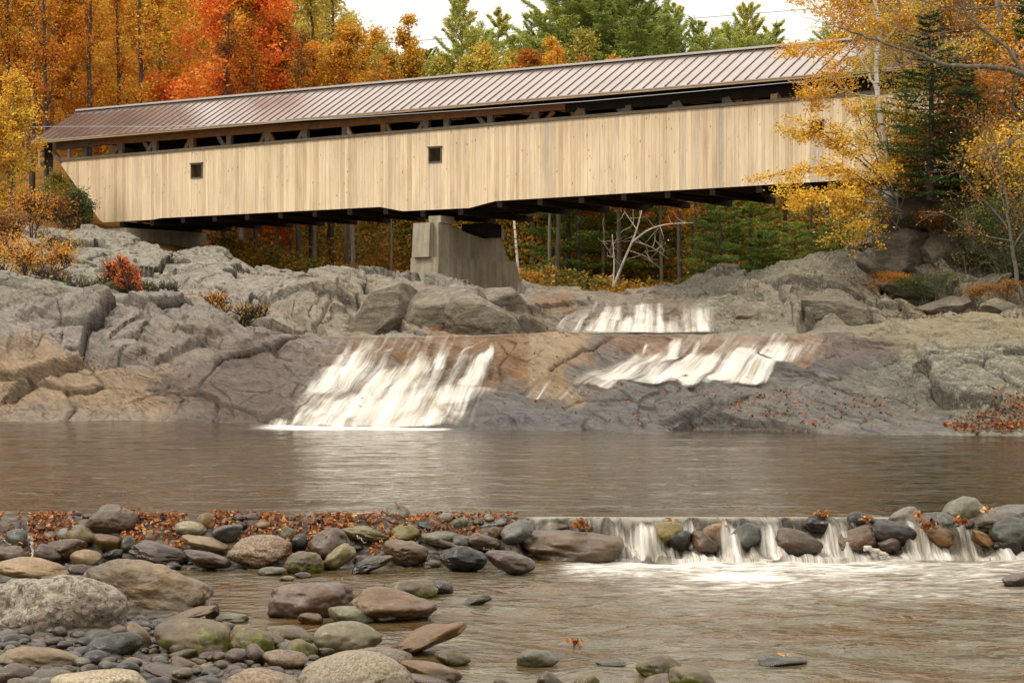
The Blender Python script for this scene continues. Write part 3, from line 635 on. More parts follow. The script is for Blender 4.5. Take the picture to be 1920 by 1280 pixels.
# stone colours (mineral, lichen and wet brown zones)
wn1 = 40 * fbm(np.stack([UU / 60, Vy / 40, UU * 0], -1), 3, 71); wn2 = 20 * fbm(np.stack([UU / 60, Vy / 40, UU * 0 + 9], -1), 3, 72)
ZN = [(200, 470, 420, 70, (0.36, 0.345, 0.30), 0.0, 0.8, 0), (420, 540, 200, 60, (0.38, 0.355, 0.32), 0, 0.35, 0), (880, 530, 220, 30, (0.37, 0.345, 0.31), 0, 0.15, 0),
      (620, 575, 120, 45, (0.33, 0.29, 0.23), 0, 0.3, 0), (1330, 525, 120, 28, (0.12, 0.11, 0.085), 0, 0.25, 0), (1500, 570, 130, 50, (0.28, 0.26, 0.20), 0, 0.5, 0),
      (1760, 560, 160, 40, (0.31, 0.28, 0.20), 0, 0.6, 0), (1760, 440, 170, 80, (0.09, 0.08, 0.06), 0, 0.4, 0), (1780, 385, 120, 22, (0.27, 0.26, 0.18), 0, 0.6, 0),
      (1150, 590, 110, 32, (0.20, 0.16, 0.11), 0.8, 0, 0), (1030, 545, 130, 18, (0.33, 0.30, 0.26), 0.3, 0.1, 0), (1020, 565, 30, 14, (0.30, 0.19, 0.10), 0.3, 0, 0),
      (180, 585, 260, 48, (0.35, 0.32, 0.30), 0, 0.25, 1), (60, 560, 60, 26, (0.27, 0.26, 0.19), 0, 0.5, 1), (130, 725, 190, 55, (0.42, 0.325, 0.225), 0, 0.05, 1),
      (340, 640, 110, 30, (0.34, 0.30, 0.26), 0, 0.1, 1), (450, 715, 140, 66, (0.155, 0.115, 0.092), 0.45, 0.0, 1), (60, 770, 240, 22, (0.33, 0.28, 0.22), 0.2, 0, 1),
      (560, 650, 110, 26, (0.27, 0.225, 0.20), 0.5, 0, 1),
      (790, 650, 150, 22, (0.26, 0.145, 0.06), 0.9, 0, 1), (760, 740, 180, 55, (0.22, 0.165, 0.12), 0.9, 0, 1), (960, 675, 46, 44, (0.30, 0.165, 0.065), 0.7, 0, 1),
      (1055, 675, 52, 50, (0.44, 0.335, 0.22), 0.0, 0.0, 1), (1130, 690, 45, 45, (0.22, 0.20, 0.19), 0.3, 0, 1),
      (1230, 650, 70, 20, (0.30, 0.19, 0.11), 0.6, 0, 1), (1400, 650, 130, 22, (0.30, 0.20, 0.12), 0.8, 0, 1), (1590, 655, 60, 28, (0.17, 0.125, 0.10), 0.5, 0, 1),
      (1150, 780, 330, 36, (0.14, 0.137, 0.135), 0.55, 0, 1), (1550, 760, 220, 40, (0.20, 0.195, 0.18), 0.3, 0.1, 1), (1500, 690, 110, 18, (0.10, 0.097, 0.093), 0.5, 0, 1),
      (1780, 630, 150, 26, (0.36, 0.32, 0.21), 0, 0.2, 1), (1860, 715, 110, 60, (0.30, 0.29, 0.23), 0, 0.9, 1), (1700, 740, 90, 40, (0.21, 0.205, 0.175), 0.1, 0.3, 1)]
num = np.zeros(UU.shape + (3,), np.float32); den = np.full(UU.shape, 1e-6); wet = np.zeros(UU.shape); lic = np.zeros(UU.shape)
for cx, cy, rx, ry, c, w_, l_, fr in ZN:
    m = (front if fr else 1 - front) + 1e-4
    w = np.exp(-np.minimum(((UU - cx + wn1) / rx) ** 2 + ((Vy - cy + wn2) / ry) ** 2, 60) * 2.6) * m + 1e-9
    num += w[..., None] * np.array(c); den += w; wet += w * w_; lic += w * l_
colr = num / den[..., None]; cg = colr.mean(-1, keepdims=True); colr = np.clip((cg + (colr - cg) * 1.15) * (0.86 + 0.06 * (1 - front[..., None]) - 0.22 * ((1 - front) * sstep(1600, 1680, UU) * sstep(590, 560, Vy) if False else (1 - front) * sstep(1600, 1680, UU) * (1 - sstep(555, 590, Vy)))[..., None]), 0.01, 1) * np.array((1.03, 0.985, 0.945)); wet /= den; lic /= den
xc = np.minimum(np.interp(Vy, [628, 665, 690, 719], [1150, 1103, 1075, 1034]), 1092 + 4 * wn2 / 20)
k = (0.85 * front * sstep(984, 998, UU + 0.15 * wn1) * (1 - sstep(-5, 5, UU - xc)) * sstep(742, 730, Vy) if False else 0.85 * front * sstep(984, 998, UU + 0.15 * wn1) * (1 - sstep(-5, 5, UU - xc)) * (1 - sstep(728, 740, Vy)))[..., None]; colr = colr * (1 - k) + np.array((0.42, 0.31, 0.19)) * k
d, _ = poly_dist(CRK[0][0]); k = (front * np.exp(-(d / 6.0) ** 2))[..., None]; colr = colr * (1 - k) + np.array((0.15, 0.06, 0.025)) * k
k = ((1 - front) * 0.8 * pmask(800, 560, 30, 14))[..., None]; colr = colr * (1 - k) + np.array((0.26, 0.12, 0.09)) * k
k = np.clip(crackd * 7, 0, 0.8)[..., None] * (1 - 0.5 * front[..., None]); colr = colr * (1 - k) + np.array((0.07, 0.055, 0.04)) * k  # dirt in the crack grooves, its colour deepened to add crevice shade
wet = np.clip(wet + np.exp(-np.maximum(P[..., 2], 0) / 0.07) * 0.8, 0, 1)
idx = np.arange(NR * NC).reshape(NR, NC)
quads = np.stack([idx[:-1, :-1], idx[:-1, 1:], idx[1:, 1:], idx[1:, :-1]], -1).reshape(-1, 4)
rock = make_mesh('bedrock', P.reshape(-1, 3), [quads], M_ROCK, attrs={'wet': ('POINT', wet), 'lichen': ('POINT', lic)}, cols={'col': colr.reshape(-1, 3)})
tag(rock, kind='structure')

# screen-free lookup of the rock surface for things that stand on it: photo column + row of the sheet
def on_rock(u, v, part=None):
    """world point of the bedrock sheet nearest to base coordinates (u, v); part 1 = lower ledge, 0 = upper bank"""
    j = int(round((u - U[0]) / (U[1] - U[0]))); j = min(max(j, 0), NC - 1)
    col = Vy[:, j].copy()
    lo, hi = (0, r3) if part == 1 else ((r3, NR - ROWS[-1]) if part == 0 else (0, NR - ROWS[-1]))
    i = lo + int(np.argmin(np.abs(col[lo:hi] - v)))
    return P[i, j], NM[i, j]

# ------------------------------------------------------------------ waterfalls draped over the ledges
def stream_mask(bands, u, v):
    d = np.zeros(u.shape)
    for (x0, y0, w0, x1, y1, w1, s) in bands:
        t = (v - y0) / (y1 - y0 + 1e-6); tc = np.clip(t, 0, 1); cx = x0 + (x1 - x0) * tc; hw = (w0 + (w1 - w0) * tc) / 2
        e = sstep(-0.35, 0.30, t) * (1 - sstep(0.97, 1.08, t))
        a = 1 - sstep(0.25, 1.3, np.abs(u - cx) / hw)
        d = np.maximum(d, a * e * s)
    return d
def veil(name, r0, r1, u0, u1, bands, kfun, label, off=0.06, mat=None, sm=20):
    j0 = np.searchsorted(U, u0); j1 = np.searchsorted(U, u1)
    S = PB[r0:r1, j0:j1].copy(); S = blur(blur(S, sm), sm, 1); S = S + NM[r0:r1, j0:j1] * (off * (0.02 + sstep(ROWS[0] - 6, ROWS[0] + 12, np.arange(r0, r1).astype(float)))[:, None, None])
    u = UU[r0:r1, j0:j1]; v = Vy[r0:r1, j0:j1]
    jt = 6 * fbm(np.stack([u / 30, v / 60, u * 0], -1), 2, 81)
    d = stream_mask(bands, u + jt, v + jt * 0.5)
    k = kfun(u)
    ac = (u + k * (v - 640)) / F * 42; al = (v - 640) / F * 42 * 1.6
    h, w = u.shape; ii = np.arange(h * w).reshape(h, w)
    q = np.stack([ii[:-1, :-1], ii[:-1, 1:], ii[1:, 1:], ii[1:, :-1]], -1).reshape(-1, 4)
    dv = d.ravel(); keep = (dv[q].max(1) > 0.01); q = q[keep]
    uq, inv = np.unique(q, return_inverse=True); q = inv.reshape(-1, 4)
    o = make_mesh(name, S.reshape(-1, 3)[uq], [q], mat or M_FALLS, attrs={'den': ('POINT', dv[uq])}, uv=np.stack([ac.ravel(), al.ravel()], -1)[uq])
    tag(o, label, kind='structure'); return o
r1_ = ROWS[0]
L_B = [(690, 655, 70, 590, 797, 110, 0.72), (652, 660, 36, 562, 796, 60, 0.7), (720, 670, 90, 620, 797, 130, 0.55), (735, 690, 60, 690, 760, 90, 0.95), (790, 664, 62, 745, 770, 90, 1.0), (838, 658, 30, 795, 760, 60, 0.72),
       (918, 658, 14, 880, 735, 70, 0.95), (914, 634, 7, 862, 675, 9, 0.4), (880, 672, 60, 850, 740, 90, 0.42), (725, 655, 14, 690, 690, 20, 0.5), (760, 738, 330, 720, 800, 350, 1.0), (860, 735, 170, 800, 762, 220, 1.0),
       (640, 745, 120, 610, 800, 150, 0.9), (790, 628, 330, 770, 652, 330, 0.24), (780, 640, 330, 740, 700, 360, 0.30), (960, 640, 40, 930, 730, 80, 0.18), (700, 640, 240, 640, 800, 300, 0.34), (530, 790, 60, 520, 802, 90, 0.5)]
veil('waterfall', max(0, r1_ - 9), r3 + 8, 430, 1010, L_B, lambda u: np.interp(u, [540, 700, 920, 1000], [0.85, 0.62, 0.35, 0.2]), 'wide white cascade spilling over the ledge into the pool')
R_B = [(1240, 664, 90, 1140, 724, 130, 0.8), (1175, 690, 90, 1105, 736, 110, 0.6), (1270, 640, 30, 1262, 678, 36, 0.75), (1306, 636, 7, 1308, 672, 8, 0.5), (1330, 672, 80, 1270, 722, 130, 1.0),
       (1215, 648, 8, 1206, 668, 10, 0.6), (1400, 660, 60, 1355, 718, 80, 1.0), (1462, 650, 60, 1398, 722, 100, 1.0), (1500, 655, 40, 1455, 690, 70, 0.6), (1250, 690, 230, 1210, 726, 240, 0.55),
       (1400, 628, 300, 1380, 645, 320, 0.34), (1560, 640, 60, 1535, 680, 60, 0.2), (1430, 636, 240, 1370, 715, 260, 0.42), (1290, 640, 180, 1220, 720, 220, 0.30), (1530, 636, 90, 1500, 680, 110, 0.28), (1060, 736, 140, 1020, 752, 160, 0.30)]
veil('waterfall', r1_ + 10, r3 + 8, 980, 1640, R_B, lambda u: np.interp(u, [1050, 1250, 1350, 1500], [1.5, 1.1, 0.75, 0.6]), 'slanting white cascade over the ledge beside the tan slab')
r4 = r3 + ROWS[3]; r5 = r4 + ROWS[4]; r6 = r5 + ROWS[5]
U_B = [(1095, 575, 30, 1066, 642, 70, 0.6), (1150, 572, 50, 1105, 642, 110, 0.7), (1158, 566, 14, 1150, 600, 30, 0.9), (1215, 566, 66, 1212, 604, 70, 0.75), (1230, 600, 110, 1225, 650, 170, 1.0),
       (1310, 574, 74, 1306, 650, 84, 0.92), (1180, 585, 40, 1155, 645, 70, 0.7), (1200, 562, 290, 1200, 580, 320, 0.25), (1200, 574, 280, 1200, 650, 300, 0.36)]
veil('waterfall', r4 - 22, r6, 1010, 1370, U_B, lambda u: np.interp(u, [1050, 1180, 1230, 1350], [0.9, 0.3, 0.0, -0.12]), 'upper white cascade below the dark dome of rock', sm=22, off=0.10)

# ------------------------------------------------------------------ pool and stream
def water_grid(name, mat, y0, y1, z, nr, u0, u1, nc, foamf, wav, label):
    uu = np.linspace(u0, u1, nc); tt = np.linspace(0, 1, nr)[:, None] ** 1.5
    ya = y0 + 0.45 + (0.15 * sstep(960, 1010, uu) if name == 'pool_water' else 0)
    Yg = ya * (1 - tt) + y1 * tt if name == 'pool_water' else np.linspace(y0, y1, nr)[:, None] * np.ones((1, nc))
    Xg = (uu[None] - 960) / F * 30 * (0.55 + 0.45 * Yg / 30)
    px = 960 + Xg / Yg * F; py = HOR + (CAMZ - z) / Yg * F
    Z = z + wav(Xg, Yg, px, py)
    ii = np.arange(nr * nc).reshape(nr, nc)
    q = np.stack([ii[:-1, :-1], ii[:-1, 1:], ii[1:, 1:], ii[1:, :-1]], -1).reshape(-1, 4)
    o = make_mesh(name, np.stack([Xg, Yg, Z], -1).reshape(-1, 3), [q], mat, attrs={'foam': ('POINT', foamf(px, py))})
    tag(o, label, kind='structure'); return o
def fm_pool(px, py):
    a = 0.95 * np.exp(-((py - 800) / 6.0) ** 2) * sstep(450, 560, px) * (1 - sstep(820, 860, px))
    return a + 0.30 * np.exp(-((py - 803) / 9.0) ** 2) * sstep(220, 520, px) * (1 - sstep(850, 1000, px))
def wv_pool(X, Y, px, py):
    return 0.010 * fbm(np.stack([X * 0.9, Y * 1.6, X * 0], -1), 3, 91) * sstep(18.4, 19.2, Y)
water_grid('pool_water', M_POOL, 18.42, 47, 0.0, 700, -1400, 3300, 900, fm_pool, wv_pool, 'calm brown river pool below the falls')
def fm_stream(px, py):
    a = 0.72 * np.exp(-((py - 1056 - 0.02 * np.abs(px - 1400)) / 34.0) ** 2) * sstep(985, 1100, px) * (1 - 0.25 * sstep(1550, 1750, px))
    a = np.maximum(a, 0.80 * np.exp(-(((px - 1390) / 210) ** 2 + ((py - 1080) / 30) ** 2)))
    a = np.maximum(a, 0.50 * sstep(900, 1300, px) * (1 - sstep(1090, 1210, py)) * sstep(1020, 1060, py))
    a = np.maximum(a, 0.25 * np.exp(-((py - 1180) / 40.0) ** 2) * sstep(1000, 1250, px))
    a = np.maximum(a, 0.27 * sstep(780, 1150, px) * (0.7 + 0.5 * fbm(np.stack([px / 130 + py / 60, py / 22, px * 0], -1), 3, 99)))
    a = np.maximum(a, 0.30 * np.exp(-(((px - 800) / 90) ** 2 + ((py - 1062) / 10) ** 2)))
    a = np.maximum(a, 0.35 * np.exp(-(((px - 620) / 60) ** 2 + ((py - 1178) / 8) ** 2)))
    return a
def wv_stream(X, Y, px, py):
    tb = 0.15 + 0.85 * sstep(700, 1200, px)
    return (0.036 * fbm(np.stack([X * 0.9 + 0.35 * Y, Y * 1.5, X * 0], -1), 4, 93) + 0.02 * np.exp(-((py - 1176) / 10.0) ** 2) * sstep(1150, 1260, px) * (1 - sstep(1500, 1750, px))) * tb
water_grid('stream_water', M_STREAM, 9.0, 18.75, -0.35, 420, -800, 2600, 700, fm_stream, wv_stream, 'shallow rippling stream below the stone weir')

# river bed, gravel bar and dry bank
def berm_z(X, Y):
    px = 960 + X / Y * F; py = HOR + (CAMZ + 0.35) / Y * F
    bx = np.interp(py, [1060, 1090, 1150, 1200, 1290, 1400], [400, 395, 420, 560, 830, 900])
    z = -0.55 + 0.215 * sstep(-60, 120, bx - px) + 0.02 * sstep(100, 500, bx - px)
    left = 1 - sstep(960, 1020, px)
    slopeL = np.interp(Y, [17.4, 17.66, 18.05, 18.45, 18.66, 18.9, 19.3], [-0.6, -0.40, -0.29, -0.14, 0.015, 0.03, -0.5])
    slopeR = np.interp(Y, [17.9, 18.3, 18.7, 18.95, 19.1, 19.4], [-0.6, -0.50, -0.36, -0.16, -0.12, -0.5])
    z = np.maximum(z, slopeL * left + slopeR * (1 - left))
    z = np.where(Y > 19.0, np.minimum(z, -0.12 - (Y - 19.0) * 0.4), z)
    return z
ys = np.linspace(8.5, 22, 330); xs = np.linspace(-12, 12, 460)
XX, YY = np.meshgrid(xs, ys); ZZ = berm_z(XX, YY) + 0.025 * fbm(np.stack([XX * 5, YY * 5, XX * 0], -1), 4, 95)
ii = np.arange(XX.size).reshape(XX.shape)
q = np.stack([ii[:-1, :-1], ii[:-1, 1:], ii[1:, 1:], ii[1:, :-1]], -1).reshape(-1, 4)
bar = make_mesh('gravel_bar', np.stack([XX, YY, ZZ], -1).reshape(-1, 3), [q], M_BED); tag(bar, 'brown gravel bar and stream bed', kind='structure')

# river bed far below everything plus forest floor and hillside as one sheet to the horizon
def hill_z(X, Y):
    s = X / np.maximum(Y, 1) * F + 960
    h = np.interp(Y, [0, 84, 93, 100, 112, 130, 160, 220, 400], [-1.2, -0.8, 3.4, 4.4, 5.2, 6.5, 9.0, 13, 18])
    left = sstep(1000, 100, s) if False else 1 - sstep(50, 900, s)
    h = h + left * np.interp(Y, [0, 86, 96, 110, 130, 160, 220, 400], [0, 0, 3.2, 4.5, 9, 15, 21, 26])
    right = sstep(1580, 1750, s)
    h = h + right * np.interp(Y, [0, 60, 64, 75, 100, 160, 400], [0, 0, 3.6, 5.5, 7, 9, 12])
    return h + 0.5 * fbm(np.stack([X * 0.12, Y * 0.12, X * 0], -1), 4, 97) * sstep(60, 110, Y)
ys = np.concatenate([np.linspace(-40, 60, 20), np.linspace(62, 170, 150), np.linspace(175, 900, 40)]); xs = np.concatenate([np.linspace(-500, -80, 20), np.linspace(-78, 78, 200), np.linspace(80, 500, 20)])
XX, YY = np.meshgrid(xs, ys); ZZ = hill_z(XX, YY)
ii = np.arange(XX.size).reshape(XX.shape)
q = np.stack([ii[:-1, :-1], ii[:-1, 1:], ii[1:, 1:], ii[1:, :-1]], -1).reshape(-1, 4)
hill = make_mesh('hillside_ground', np.stack([XX, YY, ZZ], -1).reshape(-1, 3), [q], M_FLOOR); tag(hill, 'leaf covered hillside ground behind the river', kind='structure')
# ------------------------------------------------------------------ covered bridge
BA = np.array([(110 - 960) / F * 100.0, 100.0]); BD = np.array([0.839, -0.544]); BD /= np.linalg.norm(BD); BN = np.array([-BD[1], BD[0]])
def bs(px, t=0.0):                      # station s on the vertical plane at depth t behind the siding
    o = BA + BN * t; k = (px - 960) / F
    return (k * o[1] - o[0]) / (BD[0] - k * BD[1])
def bp(s, t, z):
    p = BA + BD * s + BN * t; return (p[0], p[1], z)
def bz(px, py, t=0.0):
    s = bs(px, t); y = (BA + BN * t + BD * s)[1]; return CAMZ + (HOR - py) / F * y
def lin(px0, py0, px1, py1, t=0.0):
    s0, s1 = bs(px0, t), bs(px1, t); z0, z1 = bz(px0, py0, t), bz(px1, py1, t)
    return lambda s: z0 + (z1 - z0) * (s - s0) / (s1 - s0)
SEND = 50.0
ztop = lin(110, 303, 1600, 180)
bot_px = [(190, 417), (286, 412), (300, 409), (712, 388), (755, 396), (880, 390), (928, 377), (1566, 339)]
bs_s = [bs(a) for a, b in bot_px]; bs_z = [bz(a, b) for a, b in bot_px]
slope = (bs_z[-1] - bs_z[-2]) / (bs_s[-1] - bs_s[-2])
def zbot(s):
    s = np.asarray(s, float)
    return np.where(s > bs_s[-1], bs_z[-1] + slope * (s - bs_s[-1]), np.interp(s, bs_s, bs_z))
TE = -0.62                                # eave overhang
zeave = lin(85, 264, 1530, 141, TE)
BW = 5.6                                  # between sidings
TR = BW / 2
zridge = lin(155, 210, 1500, 87, TR)
bridge = empty('covered_bridge', bp(24, TR, 8.0))
tag(bridge, 'long covered wooden bridge with pale board siding and a brown metal roof', 'bridge')
def BP(o):
    o.parent = bridge; o.matrix_parent_inverse = Matrix.Translation(-bridge.location); return o
def bbox(mb, s0, s1, t0, t1, z0a, z1a, z0b=None, z1b=None, r=0.0):
    """bar between stations s0,s1; z0*: bottom, z1*: top at each end"""
    z0b = z0a if z0b is None else z0b; z1b = z1a if z1b is None else z1b
    mb.hexa([bp(s0, t0, z0a), bp(s1, t0, z0b), bp(s1, t1, z0b), bp(s0, t1, z0a), bp(s0, t0, z1a), bp(s1, t0, z1b), bp(s1, t1, z1b), bp(s0, t1, z1a)], r)

wins = [(359.5, 378.5, 309, 332.5), (805.5, 826.5, 278.5, 303), (1520, 1542, 229, 255)]
wsz = []
for a, b, c, d in wins:
    s0, s1 = bs(a), bs(b); wsz.append((s0, s1, bz((a + b) / 2, d), bz((a + b) / 2, c)))
rng = random.Random(5)
def siding(t, name, holes, seed):
    rr = random.Random(seed)
    V, Q, uv, rnd, gr = [], [], [], [], []
    s = 0.0
    def quad(s0, s1, za0, zb0, za1, zb1, off, bid, g):
        n = len(V)
        for (ss, tt, zz) in ((s0, off, za0), (s1, off, za1), (s1, off, zb1), (s0, off, zb0), (s0, off + 0.025, za0), (s1, off + 0.025, za1), (s1, off + 0.025, zb1), (s0, off + 0.025, zb0)):
            V.append(bp(ss, t + tt, zz)); uv.append((ss, zz)); gr.append(g)
        Q.extend([(n, n + 1, n + 2, n + 3), (n + 5, n + 4, n + 7, n + 6), (n, n + 4, n + 5, n + 1), (n + 3, n + 2, n + 6, n + 7), (n, n + 3, n + 7, n + 4), (n + 1, n + 5, n + 6, n + 2)])
        rnd.extend([bid] * 6)
    sl = bs_s[0]; zl = bs_z[0]
    edges = sorted(set([0.0]))
    while s < SEND:
        w = rr.choice([0.145, 0.19, 0.19, 0.24]); s1 = min(s + w, SEND)
        for hs0, hs1, hz0, hz1 in holes:            # boards break at window edges
            for e in (hs0, hs1):
                if s < e < s1 and e - s > 0.02: s1 = e
        def zb_(x): return float(zbot(x)) if x >= sl else float(ztop(0) + (zl - ztop(0)) * x / sl)
        bid = rr.random(); off = rr.uniform(0, 0.010); g = 0.0
        a, b = s + 0.003, s1 - 0.003
        if bs(1268) < s < bs(1282) or bs(1335) < s < bs(1362) and rr.random() < 0.6 or bs(1300) < s < bs(1306) or bs(1425) < s < bs(1430) or bs(1024) < s < bs(1030): g = rr.uniform(0.35, 0.8)
        mid = (a + b) / 2; hit = [h for h in holes if h[0] - 1e-4 < mid < h[1] + 1e-4]
        gw = 0.75 if (hit and hit[0][0] > bs(1500)) else (0.30 if hit and hit[0][0] > bs(700) else 0.0)
        if hit:
            h = hit[0]
            quad(a, b, zb_(a), h[2], zb_(b), h[2], off, bid, max(g, gw)); quad(a, b, h[3], ztop(a), h[3], ztop(b), off, bid, g)
        else:
            quad(a, b, zb_(a), ztop(a), zb_(b), ztop(b), off, bid, g)
        s = s1
    o = make_mesh(name, V, [np.array(Q)], M_BOARD, attrs={'rnd': ('FACE', rnd), 'grey': ('POINT', gr)}, uv=uv, smooth=False)
    return BP(o)
siding(0.0, 'siding', wsz, 1); siding(BW, 'siding', [], 2)
def bpart(mb, name, mat, smooth=False): return BP(mb.build(name, mat, None, smooth))
# cap rail on the siding
for t in (0.0, BW):
    m = MB(); n = 40
    for i in range(n):
        a, b = SEND * i / n, SEND * (i + 1) / n
        bbox(m, a, b - 0.004, t - 0.07, t + 0.12, ztop(a) + 0.004, ztop(a) + 0.13, ztop(b) + 0.004, ztop(b) + 0.13)
    bpart(m, 'cap_rail', M_TG)
# window frames
for s0, s1, z0, z1 in wsz:
    m = MB(); f = 0.05
    bbox(m, s0 - f, s1 + f, -0.05, 0.12, z1, z1 + f); bbox(m, s0 - f - 0.04, s1 + f + 0.04, -0.09, -0.004, z1 + f + 0.003, z1 + f + 0.05)
    bbox(m, s0 - f, s1 + f, -0.045, 0.12, z0 - f, z0)
    bbox(m, s0 - f, s0, -0.042, 0.12, z0 + 0.001, z1 - 0.001); bbox(m, s1, s1 + f, -0.042, 0.12, z0 + 0.001, z1 - 0.001)
    bpart(m, 'window_frame', M_TG)
# upper chords, lower chords
def beam(name, mat, s0, s1, t0, t1, za, zb_, n=12):
    m = MB()
    for i in range(n):
        a, b = s0 + (s1 - s0) * i / n, s0 + (s1 - s0) * (i + 1) / n
        bbox(m, a, b, t0, t1, za(a), zb_(a), za(b), zb_(b))
    return bpart(m, name, mat)
ch0 = lin(640, 238, 1060, 206, 0.2); ch1 = lin(640, 225, 1060, 195, 0.2)
beam('upper_chord', M_TB, bs(178, .2), bs(1060, .2), 0.16, 0.40, ch0, ch1)
beam('upper_chord', M_TD, bs(1060, .2) + 0.01, SEND - 0.1, 0.20, 0.44, lambda s: ch0(s) - 0.12, lambda s: ch1(s) + 0.1)
beam('upper_chord', M_TG, -0.4, bs(178, .2) - 0.01, 0.18, 0.40, lambda s: ch0(s) - 0.05, ch1)
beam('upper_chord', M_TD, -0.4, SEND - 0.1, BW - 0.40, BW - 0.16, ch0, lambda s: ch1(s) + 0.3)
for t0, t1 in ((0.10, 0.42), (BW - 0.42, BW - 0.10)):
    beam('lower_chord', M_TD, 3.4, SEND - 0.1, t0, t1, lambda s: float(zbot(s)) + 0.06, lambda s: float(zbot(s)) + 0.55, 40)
# posts and braces of the truss
post_px = [160, 227, 291, 361, 430, 502, 573, 647, 721, 800, 838, 920, 1006, 1092, 1179, 1268, 1361, 1453, 1549, 1640]
light = {361, 721, 1453}
sp_ = [bs(p, 0.25) for p in post_px]
for k, (p, s) in enumerate(zip(post_px, sp_)):
    m = MB(); w = 0.15
    bbox(m, s - w, s + w, 0.14 if p in light else 0.18, 0.38, float(zbot(max(s, 3.3))) + 0.56, ch0(s) - 0.002)
    bpart(m, 'post', M_TL if p == 1453 else (M_TB if p in light else M_TG))
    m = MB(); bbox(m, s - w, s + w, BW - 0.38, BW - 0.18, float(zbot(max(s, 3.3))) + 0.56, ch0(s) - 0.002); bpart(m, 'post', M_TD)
def brace(px0, py0, px1, py1, t=0.24, w=0.10, mat=M_TG):
    s0, s1 = bs(px0, t), bs(px1, t); z0, z1 = bz(px0, py0, t), bz(px1, py1, t)
    m = MB(); dx, dz = s1 - s0, z1 - z0; L = math.hypot(dx, dz); nx, nz = -dz / L * w, dx / L * w
    pts = []
    for tt in (t - 0.07, t + 0.07):
        pts += [bp(s0 - nx, tt, z0 - nz), bp(s1 - nx, tt, z1 - nz), bp(s1 + nx, tt, z1 + nz), bp(s0 + nx, tt, z0 + nz)]
    m.hexa(pts); return bpart(m, 'brace', mat)
for i, (s, p) in enumerate(zip(sp_, post_px)):
    y0 = HOR - (ztop(s) - CAMZ - 0.25) * F / (BA + BD * s)[1]; y1 = HOR - (ch0(s) - CAMZ + 0.02) * F / (BA + BD * s)[1]
    mt = [M_TG, M_TB, M_TG, M_TL][i % 4] if i % 3 else M_TG
    wd = 22 if i < 9 else 26
    if i in (1, 2, 3, 9, 12, 13, 14): brace(p - wd, y0 + 6, p - 3, y1 + 2, 0.26 if i % 2 else 0.3, mat=mt)
    if i in (2, 4, 11, 13, 14, 19): brace(p - wd, y1, p - 5, y0 - 6, 0.33, mat=M_TG)
    if i in (5, 7, 8, 15, 16, 17, 18): brace(p + 3, y1 + 2, p + wd, y0 + 6, 0.26, mat=mt)
    if i in (5, 15, 6): brace(p - wd, y0 + 6, p - 3, y1 + 2, 0.29, mat=mt)
    if i in (12, 16): brace(p + 6, y0, p + wd + 8, y1, 0.36, mat=M_TB)
# portal at the far left end: corner board, brace, side wall
m = MB(); bbox(m, -1.25, -1.1, -0.30, 0.1, bz(95, 316), zeave(-1.1) - 0.02); bpart(m, 'corner_board', M_TL)
m = MB(); bbox(m, -1.08, -0.55, 0.0, 0.08, bz(95, 316) + 0.05, zeave(-1.0) - 0.05); bpart(m, 'portal_panel', M_TD)
m = MB(); bbox(m, -1.08, -0.55, BW - 0.08, BW, bz(95, 316) + 0.05, zeave(-1.0) - 0.05); bpart(m, 'portal_panel', M_TD)
brace(99, 284, 115, 304, 0.0, 0.11)
m = MB()
zz = zeave(-1.2)
m.hexa([bp(-1.3, 0.0, zz + 0.12), bp(-1.15, 0.0, zz + 0.12), bp(-1.15, TR, zridge(-1.2) - 0.12), bp(-1.3, TR, zridge(-1.2) - 0.12), bp(-1.3, 0.0, zz + 0.35), bp(-1.15, 0.0, zz + 0.35), bp(-1.15, TR, zridge(-1.2) - 0.08), bp(-1.3, TR, zridge(-1.2) - 0.08)])
bpart(m, 'gable_board', M_TG)
# deck and floor beams
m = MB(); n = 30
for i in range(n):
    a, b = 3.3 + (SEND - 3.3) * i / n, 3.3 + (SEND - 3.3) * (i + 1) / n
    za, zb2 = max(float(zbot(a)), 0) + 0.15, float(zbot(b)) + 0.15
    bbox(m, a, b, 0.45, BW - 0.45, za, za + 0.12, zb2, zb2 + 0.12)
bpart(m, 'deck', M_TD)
sb = sorted([bs(p, BW + 0.3) for p in (372, 438, 545, 612, 685, 1012, 1095, 1175, 1258, 1347, 1433, 1520)])
for s in np.arange(4.6, SEND - 0.5, 2.15):
    m = MB(); z = float(zbot(s)); bbox(m, s - 0.13, s + 0.13, 0.05, BW + 0.45, z - 0.30, z - 0.02); bpart(m, 'floor_beam', M_TD)
for k, s in enumerate(np.arange(4.6, SEND - 2.7, 2.15)):
    m = MB(); z = float(zbot(s)) - 0.20
    a, b = (s, s + 2.15); t0, t1 = (0.5, BW - 0.5) if k % 2 else (BW - 0.5, 0.5)
    z2 = float(zbot(b)) - 0.2; P_ = [bp(a + 0.15, t0, z), bp(b - 0.15, t1, z2)]; m.tube(P_, 0.05, 5); bpart(m, 'sway_brace', M_TD)
# ties and rafters under the roof
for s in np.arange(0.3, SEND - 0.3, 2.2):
    m = MB(); z = ch1(s) + 0.02; bbox(m, s - 0.09, s + 0.09, 0.42, BW - 0.42, z - 0.02, z + 0.2); bpart(m, 'tie_beam', M_TD)
